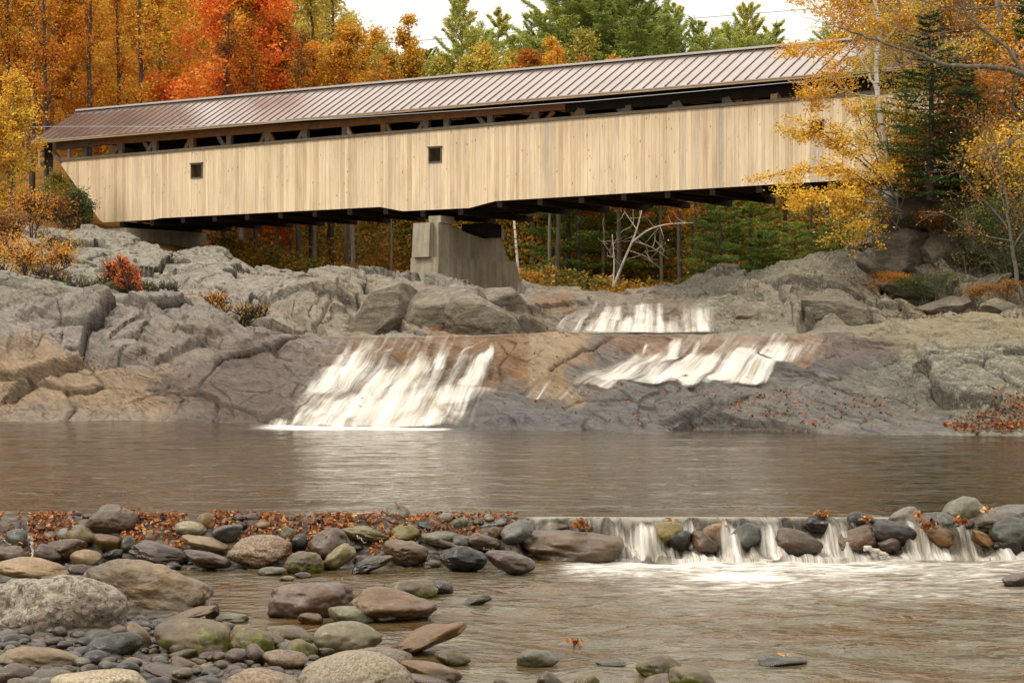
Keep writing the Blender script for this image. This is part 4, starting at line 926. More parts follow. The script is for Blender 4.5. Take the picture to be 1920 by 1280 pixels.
# roof: two sheets, seams, ridge cap, eave board
def roof_sheet(t_e, t_r, name):
    m = MB(); n = 30; s0, s1 = -1.45, SEND
    for i in range(n):
        a, b = s0 + (s1 - s0) * i / n, s0 + (s1 - s0) * (i + 1) / n
        k = 1 if t_e < t_r else -1
        m.hexa([bp(a, t_e, zeave(a)), bp(b, t_e, zeave(b)), bp(b, t_r, zridge(b)), bp(a, t_r, zridge(a)), bp(a, t_e, zeave(a) + 0.05), bp(b, t_e, zeave(b) + 0.05), bp(b, t_r, zridge(b) + 0.05), bp(a, t_r, zridge(a) + 0.05)])
    return bpart(m, name, M_ROOF)
roof_sheet(TE, TR - 0.01, 'roof_panel'); roof_sheet(BW - TE, TR + 0.01, 'roof_panel')
m = MB()
for s in np.arange(-1.45, SEND, 0.535):
    for te, tr in ((TE - 0.01, TR), (BW - TE + 0.01, TR)):
        w = 0.017
        m.hexa([bp(s - w, te, zeave(s) + 0.04), bp(s + w, te, zeave(s) + 0.04), bp(s + w, tr, zridge(s) + 0.04), bp(s - w, tr, zridge(s) + 0.04),
                bp(s - w, te, zeave(s) + 0.085), bp(s + w, te, zeave(s) + 0.085), bp(s + w, tr, zridge(s) + 0.085), bp(s - w, tr, zridge(s) + 0.085)])
bpart(m, 'standing_seams', M_SEAM)
m = MB()
for i in range(20):
    a = -1.5 + (SEND + 1.5) * i / 20; b = -1.5 + (SEND + 1.5) * (i + 1) / 20
    bbox(m, a, b, TR - 0.16, TR + 0.16, zridge(a) + 0.06, zridge(a) + 0.15, zridge(b) + 0.06, zridge(b) + 0.15)
bpart(m, 'ridge_cap', M_RIDGE)
for te, sg in ((TE, 1), (BW - TE, -1)):
    m = MB()
    for i in range(20):
        a = -1.45 + (SEND + 1.45) * i / 20; b = -1.45 + (SEND + 1.45) * (i + 1) / 20
        bbox(m, a, b, te + 0.02 * sg, te + 0.07 * sg, zeave(a) - 0.09, zeave(a) - 0.004, zeave(b) - 0.09, zeave(b) - 0.004)
    bpart(m, 'eave_board', M_TL if sg > 0 else M_TG)
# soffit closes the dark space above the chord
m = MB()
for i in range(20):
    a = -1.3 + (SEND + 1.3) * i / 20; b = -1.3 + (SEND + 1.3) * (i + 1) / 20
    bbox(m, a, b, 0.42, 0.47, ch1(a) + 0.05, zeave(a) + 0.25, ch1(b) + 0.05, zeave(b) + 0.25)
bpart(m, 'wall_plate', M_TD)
# drooping service cable along the eave
m = MB(); pts = []
for px, py in ((60, 238), (200, 237), (300, 238), (420, 233), (640, 222), (900, 205), (1100, 190), (1300, 172), (1500, 153), (1640, 140)):
    s = bs(px, -0.75); pts.append(bp(s, -0.75, bz(px, py, -0.75)))
m.tube(pts, 0.015, 5); o = m.build('service_cable', M_CABLE2); tag(o, 'thin grey cable strung along the bridge just under the eave', 'cable')
def wire(pts, Y0, Y1, r, label):
    m = MB(); P_ = []
    for i, (px, py) in enumerate(pts):
        Y = Y0 + (Y1 - Y0) * i / (len(pts) - 1); P_.append(W(px, py, Y))
    # smooth the sag
    P_ = np.array(P_); tt = np.linspace(0, len(P_) - 1, 60); Q_ = np.stack([np.interp(tt, np.arange(len(P_)), P_[:, k]) for k in range(3)], -1)
    Q_ = blur(Q_, 12); m.tube(Q_, r, 5); o = m.build('power_line', M_CABLE); tag(o, label, 'wire')
wire([(-300, 150), (230, 121), (640, 89), (990, 59), (1210, 42), (1560, 14), (1900, -16)], 108, 92, 0.013, 'thin power line crossing the sky above the bridge roof')

# ------------------------------------------------------------------ concrete pier
pier = empty('bridge_pier', (0, 0, 0)); sN = bs(822, -0.2)
pier.location = bp(sN - 0.6, 0, 4.0)
tag(pier, 'stained concrete pier with a stepped base under the middle of the bridge', 'pier')
def PPt(o): o.parent = pier; o.matrix_parent_inverse = Matrix.Translation(-pier.location); return o
def prism(poly, s0, s1, top_in=0.0):
    """poly of (t,z) extruded between stations s0 and s1"""
    n = len(poly); V = [bp(s0, t, z) for t, z in poly] + [bp(s1, t, z) for t, z in poly]
    bm = MB(); Q = [(i, (i + 1) % n, n + (i + 1) % n, n + i) for i in range(n)]
    bm.add(V, Q); T = [(0, i + 1, i) for i in range(1, n - 1)] + [(n, n + i, n + i + 1) for i in range(1, n - 1)]
    bm.T.append(np.array(T)); bm.rt.append(np.zeros(len(T))); return bm
def zn(py, t=-0.2): return CAMZ + (HOR - py) / F * bp(sN, t, 0)[1]
th = 1.25
zc = zn(482); zb_ = zn(545) - 1.0
t_end = 5.25
wall = prism([(-0.2, zc), (t_end + 0.5, zc), (t_end, zn(447)), (t_end - 0.15, zn(438)), (t_end - 0.9, zn(436)), (t_end - 1.6, zn(440)), (2.4, zn(434)), (1.1, zn(424)), (0.6, zn(418)), (-0.2, zn(417))], sN - th, sN)
o = PPt(wall.build('pier_wall', M_CONC, None, False))
foot = prism([(-0.55, zb_), (t_end + 1.9, zb_), (t_end + 0.95, zc), (-0.4, zc)], sN - th - 0.18, sN + 0.16); PPt(foot.build('pier_footing', M_CONC, None, False))
nose = prism([(-0.62, zc + 0.004), (-0.205, zc + 0.004), (-0.205, zn(417.5)), (-0.5, zn(417.5))], sN - th + 0.03, sN - 0.25); PPt(nose.build('pier_nose', M_CONC, None, False))
cap = prism([(-0.1, zn(417) + 0.004), (1.0, zn(419)), (1.0, zn(404)), (-0.1, zn(404))], sN - 0.62, sN + 0.05); PPt(cap.build('bearing_seat', M_CONC, None, False))
cap = prism([(t_end - 0.55, zn(437)), (t_end + 0.02, zn(440)), (t_end + 0.02, zn(417)), (t_end - 0.55, zn(417))], sN - 0.62, sN + 0.05); PPt(cap.build('bearing_seat', M_CONC, None, False))
blk = MB(); bbox(blk, sN - 1.0, sN + 0.3, t_end - 2.1, t_end - 0.6, zn(437), zn(411)); PPt(blk.build('bearing_block', M_TD, None, False))
# stone abutment at the left bank
ab = MB(); za = float(zbot(4.0)) - 0.36
bbox(ab, 2.2, 5.2, -0.2, BW + 0.3, za - 3.5, za - 0.01)
o = ab.build('bridge_abutment', M_CONC, None, False); tag(o, 'low grey abutment under the far end of the bridge on the bank', 'abutment')
ab = MB(); za = float(zbot(47.0)) - 0.36
bbox(ab, 46, 51, -0.2, BW + 0.3, za - 4, za - 0.01)
o = ab.build('bridge_abutment', M_CONC, None, False); tag(o, 'abutment under the near end of the bridge behind the birch', 'abutment')
# ------------------------------------------------------------------ river stones, each a thing
_ico = {}
def ico(n):
    if n in _ico: return _ico[n]
    import bmesh
    bm = bmesh.new(); bmesh.ops.create_icosphere(bm, subdivisions=n, radius=1.0)
    V = np.array([v.co[:] for v in bm.verts]); Tt = np.array([[v.index for v in f.verts] for f in bm.faces]); bm.free()
    _ico[n] = (V, Tt); return _ico[n]
def stone_shape(seed, p=5.0, nplanes=14, n=4, rug=0.03, low=0.10):
    """unit stone (-1..1 on each axis): soft intersection of half spaces plus noise"""
    V, Tt = ico(n); rs = np.random.RandomState(seed)
    N = rs.normal(size=(nplanes, 3)); N /= np.linalg.norm(N, axis=1, keepdims=True)
    D = rs.uniform(0.66, 1.0, nplanes) if nplanes < 20 or p < 40 else rs.uniform(0.60, 0.86, nplanes)
    dots = np.maximum(V @ N.T, 0) / D
    base = (np.abs(V) ** 2.3).sum(1)
    r = ((dots ** p).sum(1) + 0.6 * base) ** (-1.0 / p)
    P_ = V * r[:, None]
    o = rs.uniform(-50, 50, 3)
    P_ = P_ * (1 + low * fbm(V * 1.1 + o, 2, seed % 97) + rug * fbm(V * 4.0 + o, 4, seed % 89))[:, None]
    P_ -= (P_.max(0) + P_.min(0)) / 2; P_ /= (P_.max(0) - P_.min(0)) / 2
    return P_, Tt
BVH_V, BVH_T, BVH_N = [], [], 0
def reg(V, T):
    global BVH_N
    BVH_V.append(V); BVH_T.append(T + BVH_N); BVH_N += len(V)
ZS = -0.35
def base_Y(yb, cx=0):
    if cx > 985 and yb < 1080: return float(np.interp(yb, [985, 1010, 1050], [18.98, 18.75, 18.38]))
    if yb < 1066: return float(np.interp(yb, [985, 1005, 1035, 1066], [18.75, 18.45, 18.05, 17.66]))
    return (CAMZ - ZS) * F / (yb - HOR)
def stone(cx, cy, w, h, kind, label, roll=0, ang=5.0, seed=None, Y=None, n=4, depth=0.85, name='river_stone', cat='stone', rug=0.045, low=0.12, zoff=0.0, planes=14, grp=None, smooth=True):
    seed = seed if seed is not None else int(cx * 13 + cy * 7) % 9973
    yb = cy + h / 2; Yc = (Y if Y is not None else base_Y(yb, cx)); dm = depth * w / F * Yc / 2 * 0.9
    Yc = Yc + dm * 0.8
    hw = w / F * Yc / 2; hh = h / F * Yc / 2 * 1.12
    P_, T_ = stone_shape(seed, ang * random.Random(seed + 3).uniform(0.85, 1.9) if ang < 12 else ang, planes, n, rug, low)
    a = math.radians(roll); ca, sa = math.cos(a), math.sin(a)
    # size before the tilt so that the tilted outline still fills the box
    if roll:
        hw0 = hw / max(abs(ca), 0.5) * 0.98; hh0 = max((hh - hw0 * abs(sa) * 0.75) / max(abs(ca), 0.4), hh * 0.42)
    else: hw0, hh0 = hw, hh
    L_ = P_ * np.array([hw0, dm, hh0])
    L_ = np.stack([L_[:, 0] * ca - L_[:, 2] * sa, L_[:, 1], L_[:, 0] * sa + L_[:, 2] * ca], -1)
    rz = random.Random(seed).uniform(-0.25, 0.25); cz, sz = math.cos(rz), math.sin(rz)
    L_ = np.stack([L_[:, 0] * cz - L_[:, 1] * sz, L_[:, 0] * sz + L_[:, 1] * cz, L_[:, 2]], -1)
    C_ = np.array(W(cx, cy + 0.03 * h, Yc)); C_[2] += zoff
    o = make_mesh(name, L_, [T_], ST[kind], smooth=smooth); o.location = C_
    reg(L_ + C_, T_)
    tag(o, label, cat, grp)
    return o
GD = 'stones piled in the weir'; GB = 'stones on the near bank'; GW = 'stones standing in the shallow stream'
DAM = [
 (18, 984, 44, 20, 'dgreen', 'dark green flat stone at the far end of the leaf pile', 0, 5),
 (29, 1011, 46, 38, 'bgrey', 'rounded dark grey stone bedded in leaves near the frame edge', 0, 4),
 (22, 1040, 70, 34, 'purple', 'low purple brown stone in front of the dark grey rounded one', 0, 6),
 (138, 977, 50, 24, 'purple', 'small dark brown stone beside the big block on the weir crest', 0, 5),
 (212, 976, 102, 56, 'brown', 'big blocky brown stone standing on the crest of the weir', 0, 8),
 (152, 1003, 58, 38, 'olive', 'olive egg shaped stone in front of the big crest block', 0, 4),
 (90, 1037, 54, 40, 'purple', 'dark purple stone leaning against a brown loaf shaped stone', -20, 7),
 (124, 1028, 76, 46, 'brown', 'brown loaf shaped stone with a purple stone leaning on it', 12, 4),
 (162, 1046, 62, 40, 'tan', 'craggy pale tan stone at the foot of the weir', 10, 9),
 (201, 1017, 54, 32, 'rust', 'rusty brown oval stone below the crest block', 0, 4),
 (238, 1018, 36, 28, 'dgreen', 'small mossy black stone wedged beside the rusty oval', 0, 5),
 (212, 1038, 40, 18, 'dark', 'thin black wet stone under the rusty oval', 0, 5),
 (97, 1004, 32, 16, 'purple', 'small pinkish stone half buried in leaves', 0, 5),
 (297, 1034, 112, 50, 'purple', 'long flat purple slab behind the bedded boulder', -14, 9),
 (388, 1049, 92, 46, 'purple', 'cracked purple brown slab at the water beside the granite dome', -16, 9),
 (384, 1018, 90, 42, 'tan', 'tan brown slab sloping toward the granite dome', -18, 8),
 (358, 991, 62, 28, 'cream', 'smooth pale tan stone among the leaves', 0, 4),
 (318, 986, 28, 16, 'olive', 'small olive stone beside the smooth pale tan stone', 0, 4),
 (386, 980, 44, 36, 'rust', 'upright rust brown stone rising above the leaf pile', 0, 5),
 (427, 998, 60, 34, 'bgrey', 'wet blue grey stone with a flat top', 8, 7),
 (457, 978, 22, 11, 'grey', 'tiny grey stone on the leaf covered crest', 0, 4),
 (488, 1031, 118, 66, 'gran', 'large round brown granite stone in the weir', -6, 3.6),
 (569, 1054, 78, 40, 'moss', 'dark half mossy stone at the foot of the weir', 0, 4),
 (620, 1019, 88, 58, 'purple', 'domed purplish stone behind the tan knobbly one', 0, 4),
 (634, 1043, 62, 52, 'olive', 'knobbly tan stone leaning on the domed purplish one', 30, 6),
 (563, 1018, 32, 36, 'dark', 'narrow black stone beside the granite dome', 0, 5),
 (538, 999, 26, 26, 'ggreen', 'small grey green stone poking out of leaves', 0, 5),
 (594, 981, 26, 16, 'grey', 'small light grey stone on the leafy crest', 0, 4),
 (686, 998, 94, 38, 'olive', 'long olive slab tilting down to the yellow green stone', -12, 5),
 (760, 997, 56, 30, 'ygreen', 'yellow green mossy stone at the middle of the weir', 0, 4),
 (748, 965, 50, 36, 'grey', 'pointed dark grey stone standing highest on the crest', 0, 12),
 (745, 982, 42, 26, 'dark', 'black wedge under the pointed grey stone', -20, 8),
 (761, 1035, 90, 46, 'brown', 'smooth brown oval stone under the yellow green stone', -4, 3.6),
 (697, 1054, 78, 44, 'dark', 'dark wet slanted stone at the little side spill', 22, 6),
 (675, 1050, 28, 18, 'rust', 'small reddish stone in the little side spill', 0, 5),
 (831, 1011, 86, 30, 'ggreen', 'flat green grey stone with a broad top', 0, 5),
 (805, 987, 46, 24, 'bgrey', 'dark grey flat stone among leaves on the crest', -15, 6),
 (828, 978, 32, 20, 'olive', 'small tan stone behind the dark grey flat one', 0, 4),
 (860, 981, 38, 32, 'ggreen', 'grey green wedge shaped stone on the crest', 20, 8),
 (868, 1046, 92, 52, 'dark', 'shiny black wet rock under the broken branch', -6, 8),
 (907, 1017, 68, 32, 'purple', 'brown oval stone behind the broken branch', 0, 4),
 (870, 1018, 46, 28, 'dgreen', 'dark stone under the middle of the broken branch', 0, 6),
 (925, 984, 58, 30, 'bgrey', 'dark smooth stone tilted on the leafy crest', 16, 5),
 (928, 1000, 30, 26, 'brown', 'small brown round stone under the tilted dark stone', 0, 4),
 (970, 996, 62, 50, 'bgrey', 'dark grey stone where the spill over the weir begins', 22, 5),
 (956, 1053, 94, 50, 'purple', 'pinkish grey sloping stone beside the big drowned stone', -12, 6),
 (1065, 1026, 212, 66, 'brown', 'huge smooth brown stone under a thin film of falling water', -3, 3.6),
 (1036, 989, 64, 20, 'brown', 'flat brown stone above the huge drowned stone', 0, 5),
 (1098, 992, 28, 14, 'olive', 'small olive stone under a clump of wet leaves', 0, 4),
 (1241, 1001, 84, 54, 'ygreen', 'olive yellow stone with water parting around it', 10, 5),
 (1275, 1012, 54, 38, 'dark', 'black rounded stone in front of the olive yellow one', 0, 5),
 (1322, 1018, 56, 48, 'brown', 'wet brown stone between two white spills', -25, 6),
 (1340, 994, 42, 24, 'tan', 'small tan stone with water sliding over it', 0, 5),
 (1399, 1004, 68, 52, 'dgreen', 'dark olive boulder rounded by the spill', -8, 5),
 (1442, 991, 36, 24, 'dark', 'small dark stone behind the brown dome', 0, 5),
 (1497, 1016, 90, 58, 'brown', 'brown domed stone standing free in white water', -16, 4),
 (1540, 977, 60, 30, 'dark', 'dark wet crest stone with a tuft of leaves', 8, 5),
 (1614, 975, 48, 28, 'dark', 'dark leafy stone on the crest above the leaning brown stone', 0, 7),
 (1606, 1011, 88, 60, 'brown', 'leaning brown stone at the edge of the white water', 20, 5),
 (1670, 998, 76, 46, 'dark', 'black green stone between the leaning brown stone and a spill', -14, 6),
 (1665, 1022, 50, 30, 'purple', 'dark red stone under the black green one', 0, 5),
 (1697, 970, 56, 34, 'grey', 'grey brown domed stone on the crest', 0, 4),
 (1760, 976, 62, 28, 'bgrey', 'dark grey flat stone between the grey dome and the green one', 0, 5),
 (1806, 954, 64, 44, 'ggreen', 'green grey stone standing highest near the end of the weir', -8, 5),
 (1755, 1008, 80, 50, 'rust', 'reddish brown stone topped by wet leaves', -8, 6),
 (1882, 971, 104, 52, 'grey', 'broad grey brown stone sloping out of the frame', 16, 7),
 (1897, 996, 86, 50, 'dgreen', 'dark green domed stone under the broad sloping one', 6, 4),
 (1841, 1009, 42, 38, 'rust', 'dark rusty stone between a thin spill and the green dome', -35, 6),
 (1805, 986, 38, 26, 'dark', 'small dark stone under the high green grey one', 0, 6),
 (1890, 1022, 60, 30, 'dark', 'low black stone at the outer foot of the weir', 0, 6),
]
for i, (cx, cy, w, h, k, lab, roll, ang) in enumerate(DAM):
    if cx > 1200 and cy < 1000: w *= 1.18; h *= 1.35; cy += 3
    stone(cx, cy, w, h, k, lab, roll, ang, n=5 if w > 70 else 4, grp=GD, Y=(18.15 if cx == 1065 else None))
_rf = random.Random(77)
FILL = sorted([(1195, 1030), (1218, 1040), (1262, 1036), (1300, 1038), (1352, 1036), (1376, 1030), (1440, 1020), (1456, 1034), (1556, 1026), (1572, 1000), (1710, 1032), (1722, 1012), (1790, 1032), (1826, 1034), (1196, 1004), (1310, 992), (1372, 986), (1470, 990), (1580, 984), (1656, 982), (1726, 984), (1846, 978)])
for i, (cx, cy) in enumerate(FILL):
    w = _rf.uniform(26, 46); stone(cx, cy, w, w * _rf.uniform(0.5, 0.75), _rf.choice(['dark', 'dark', 'brown', 'dgreen', 'bgrey']), 'small wet filler stone under the weir spill, ' + ['first', 'second', 'third', 'fourth', 'fifth', 'sixth', 'seventh', 'eighth', 'ninth', 'tenth', 'eleventh', 'twelfth', 'thirteenth', 'fourteenth', 'fifteenth', 'sixteenth', 'seventeenth', 'eighteenth', 'nineteenth', 'twentieth', 'twenty first', 'twenty second'][i] + ' from the left', _rf.uniform(-20, 20), 6, grp='small filler stones under the weir spill', Y=float(np.interp(cy, [975, 1010, 1045], [19.1, 18.9, 18.62])))
STREAM = [
 (584, 1125, 162, 58, 'purple', 'long flat reddish stone standing in the shallow brown water', 0, 6, 5),
 (737, 1134, 170, 60, 'brown', 'broad smooth brown stone beside the long reddish one', -4, 5, 5),
 (770, 1103, 108, 32, 'moss', 'low mossy stone behind the broad brown one', 0, 6, 4),
 (824, 1101, 54, 24, 'purple', 'small pinkish stone behind the low mossy one', 0, 4, 4),
 (896, 1123, 58, 22, 'ggreen', 'small green grey stone alone in the current', 10, 6, 4),
 (657, 1154, 88, 30, 'ggreen', 'flat pale green stone with one red leaf', 0, 5, 4),
 (725, 1155, 50, 22, 'ggreen', 'small green stone beside the flat pale green one', 0, 5, 4),
 (582, 1160, 50, 20, 'rust', 'small brown stone carrying curled leaves', 0, 5, 4),
 (434, 1158, 62, 16, 'ggreen', 'drowned green stone beside the brown boulder', 0, 4, 4),
 (1008, 1233, 80, 30, 'ggreen', 'oval green stone alone in the open stream', 0, 4, 4),
 (1145, 1242, 60, 9, 'grey', 'thin grey stone barely breaking the surface', 0, 5, 4),
 (1242, 1250, 102, 48, 'moss', 'moss capped stone in the stream at the bottom of the frame', -8, 6, 5),
 (1298, 1270, 92, 46, 'moss', 'darker mossy stone tucked beside the moss capped one', -14, 6, 4),
 (1245, 1276, 84, 28, 'tan', 'smooth tan stone at the foot of the two mossy ones', 8, 4, 4),
 (1468, 1241, 90, 18, 'grey', 'nearly drowned grey stone with an orange leaf', 0, 5, 4),
 (1910, 1086, 64, 26, 'purple', 'pinkish stone at the frame edge in the stream', 10, 8, 4),
 (1030, 1274, 50, 28, 'olive', 'small olive stone at the bottom edge with a leaf on its side', 0, 4, 4),
 (1100, 1277, 52, 20, 'ygreen', 'small pale olive stone beside the leafy one at the bottom edge', 0, 4, 4),
 (940, 1282, 34, 18, 'olive', 'tiny olive stone at the bottom edge of the stream', 0, 4, 3),
 (538, 1084, 30, 9, 'tan', 'tiny tan stone at the foot of the weir', 0, 4, 3),
 (568, 1078, 34, 10, 'purple', 'tiny brown stone beside the tiny tan one', 0, 4, 3),
 (510, 1070, 56, 14, 'ggreen', 'low green stone under the granite dome', 0, 4, 3),
]
for (cx, cy, w, h, k, lab, roll, ang, n) in STREAM: stone(cx, cy, w, h * 1.15, k, lab, roll, ang, n=n, grp=GW)
BANK = [
 (265, 1099, 254, 142, 'bould', 'very large brown boulder with slanting bedding lines', -12, 9, 6, 3),
 (100, 1152, 300, 188, 'lich', 'huge pale lichen crusted boulder at the frame edge', -7, 7, 6, 19),
 (60, 1062, 150, 42, 'tan', 'flat tan boulder behind the lichen crusted one', -5, 5, 5, 5),
 (148, 1069, 42, 22, 'purple', 'small brown stone between the tan and bedded boulders', 0, 4, 4, 6),
 (326, 1160, 162, 46, 'rust', 'long log shaped brown stone under the bedded boulder', 17, 4, 5, 7),
 (397, 1143, 30, 34, 'purple', 'small purple stone at the tip of the log shaped one', 0, 5, 4, 8),
 (360, 1198, 170, 76, 'moss', 'moss streaked olive boulder by the water', -3, 5, 5, 9),
 (470, 1202, 94, 64, 'moss', 'brown olive stone with a bright moss patch', -12, 5, 5, 10),
 (214, 1214, 114, 64, 'dgreen', 'dark green black stone under the lichened boulder', 8, 7, 5, 11),
 (76, 1234, 158, 62, 'tan', 'long tan stone with a beak like end', -10, 5, 5, 21),
 (28, 1267, 74, 46, 'purple', 'purple grey stone at the bottom corner', 0, 4, 4, 13),
 (98, 1275, 94, 40, 'olive', 'low olive stone between the tan and pale ones', 0, 5, 4, 14),
 (190, 1287, 180, 66, 'pale', 'broad smooth pale grey stone cut by the bottom edge', 0, 3.6, 5, 15),
 (251, 1251, 64, 34, 'gran', 'small rounded brown stone above the broad pale one', 0, 4, 4, 16),
 (333, 1264, 126, 50, 'brown', 'angular brown stone pointing down toward the bottom edge', -18, 9, 5, 17),
 (340, 1228, 64, 32, 'olive', 'olive stone resting under the moss streaked boulder', 14, 4, 4, 18),
 (347, 1245, 58, 34, 'rust', 'small rounded orange tan stone', -20, 4, 4, 19),
 (373, 1243, 34, 24, 'tan', 'little yellow tan stone beside the orange tan one', -15, 4, 4, 20),
 (387, 1257, 30, 28, 'gran', 'little upright brown pebble under the yellow tan one', 0, 4, 4, 22),
 (432, 1245, 96, 26, 'grey', 'flat grey stone in the middle of the near bank', 0, 4, 4, 23),
 (425, 1260, 64, 26, 'purple', 'flat purple brown stone under the flat grey one', 0, 4, 4, 24),
 (488, 1282, 172, 56, 'gran', 'long smooth grey brown stone along the bottom edge', 0, 3.6, 5, 25),
 (395, 1227, 52, 24, 'purple', 'small dark brown stone under the moss streaked boulder', 10, 5, 4, 26),
 (300, 1235, 36, 22, 'olive', 'small olive stone beside the dark green black one', 0, 5, 4, 27),
 (262, 1193, 46, 58, 'tan', 'tilted yellow tan stone between the two big boulders', -52, 5, 4, 28),
 (382, 1279, 50, 26, 'ygreen', 'small yellow olive stone at the bottom edge', 15, 5, 4, 29),
 (345, 1162, 24, 12, 'bgrey', 'tiny blue grey pebble on the moss streaked boulder', 0, 4, 3, 30),
 (655, 1197, 124, 62, 'cream', 'smooth pale cream green stone at the water edge', 0, 4, 5, 31),
 (795, 1196, 158, 72, 'rust', 'banana shaped rust brown stone pointing out over the stream', 20, 4, 5, 32),
 (848, 1231, 70, 38, 'ygreen', 'pale olive stone under the banana shaped one', -10, 4, 4, 33),
 (545, 1187, 100, 38, 'moss', 'dark mossy stone behind the pale cream one', -10, 5, 4, 34),
 (503, 1200, 66, 54, 'brown', 'brown stone tilted against the mossy ones', -30, 6, 4, 35),
 (563, 1218, 72, 48, 'moss', 'knobbly olive stone beside the pale cream one', -8, 6, 4, 36),
 (535, 1238, 88, 40, 'gran', 'smooth grey brown oval stone above the long bottom one', 0, 4, 4, 37),
 (478, 1229, 44, 44, 'purple', 'small round purple brown stone', 0, 4, 4, 38),
 (615, 1226, 40, 26, 'purple', 'tiny pointed brown stone before the pale cream one', 0, 7, 4, 39),
 (718, 1228, 112, 42, 'gran', 'smooth reddish brown stone behind the speckled granite dome', -10, 4, 5, 40),
 (668, 1268, 236, 94, 'pale', 'very large speckled pale granite dome at the bottom edge', 0, 3.4, 6, 41),
 (808, 1259, 120, 52, 'rust', 'dark brown rounded stone beside the speckled granite dome', -14, 4, 5, 42),
 (795, 1281, 100, 40, 'purple', 'purple brown stone at the bottom edge by the granite dome', -10, 4, 4, 43),
 (590, 1252, 40, 24, 'grey', 'small grey stone tucked behind the granite dome', 0, 5, 4, 44),
 (452, 1222, 26, 16, 'tan', 'tiny tan stone between the mossy ones', 0, 5, 3, 45),
]
for (cx, cy, w, h, k, lab, roll, ang, n, sd) in BANK:
    big = w > 240 and n == 6 and k != 'pale'
    stone(cx, cy, w, h, k, lab, roll, ang, seed=sd * 31 + 5, n=n, grp=None if big else GB, name='river_boulder' if big else 'river_stone', cat='boulder' if big else 'stone',
          rug=0.055 if big else 0.03, low=0.14 if k in ('lich', 'rust') else 0.10, planes=20 if big else 14, Y=(13.75 if k == 'lich' and w > 250 else (14.9 if k == 'bould' else (16.2 if cx == 60 else None))))
# angular crags standing on the shelf behind the lower ledge
def crag(cx, cy, w, h, Y, seed, label, roll=0, ang=60, depth=0.7, rug=0.022, planes=24, kind='crag'):
    return stone(cx, cy, w, h, kind, label, roll, ang, seed=seed, Y=Y, n=6, depth=depth, name='angular_boulder', cat='boulder', rug=rug, planes=planes, low=0.04, smooth=False)
crag(725, 592, 150, 128, 57.5, 101, 'slanting grey slab crag above the lip of the ledge', 8)
crag(838, 590, 190, 110, 57.0, 117, 'broad angular brown crag with a reddish flat face', 5)
crag(905, 600, 150, 96, 55.8, 131, 'dark jagged crag beside the upper cascade', -8)
crag(942, 575, 110, 80, 60.5, 144, 'rounded brown crag behind the dark jagged one', -6, 30)
crag(1445, 592, 150, 62, 57.0, 151, 'flat topped grey block beside the upper cascade', 4, 50)
crag(1560, 588, 170, 74, 57.4, 163, 'broad lichened block under the leafy shelf', -4, 50)
CLF = [(1700, 402, 100, 76, 63.6, 'tall dark block at the top corner of the cliff', 12), (1795, 398, 130, 76, 63.4, 'broad dark block on the cliff top', -8), (1700, 478, 110, 90, 63.0, 'dark square block in the cliff face', 4),
       (1775, 470, 100, 84, 62.9, 'rounded dark block jutting from the middle of the cliff', -6), (1870, 440, 120, 110, 62.4, 'shadowed block under the shrubs of the cliff', 8), (1840, 545, 90, 70, 60.8, 'pale tilted block at the foot of the cliff', 40),
       (1700, 540, 100, 50, 61.4, 'ledge block under the cliff', -12), (1770, 575, 90, 40, 59.4, 'low cracked block beside the smooth slab', 10), (1880, 580, 80, 44, 59.0, 'small pale block near the leafy corner of the cliff', -15), (1650, 510, 80, 50, 62.4, 'leaning block where the cliff meets the bank', -30)]
for i, (cx, cy, w, h, Y, lab, roll) in enumerate(CLF): crag(cx, cy, w * 1.15, h * 1.15, Y - 1.3, 301 + i * 17, lab, roll, 50, planes=22, kind='dcrag' if cy < 520 else 'crag')

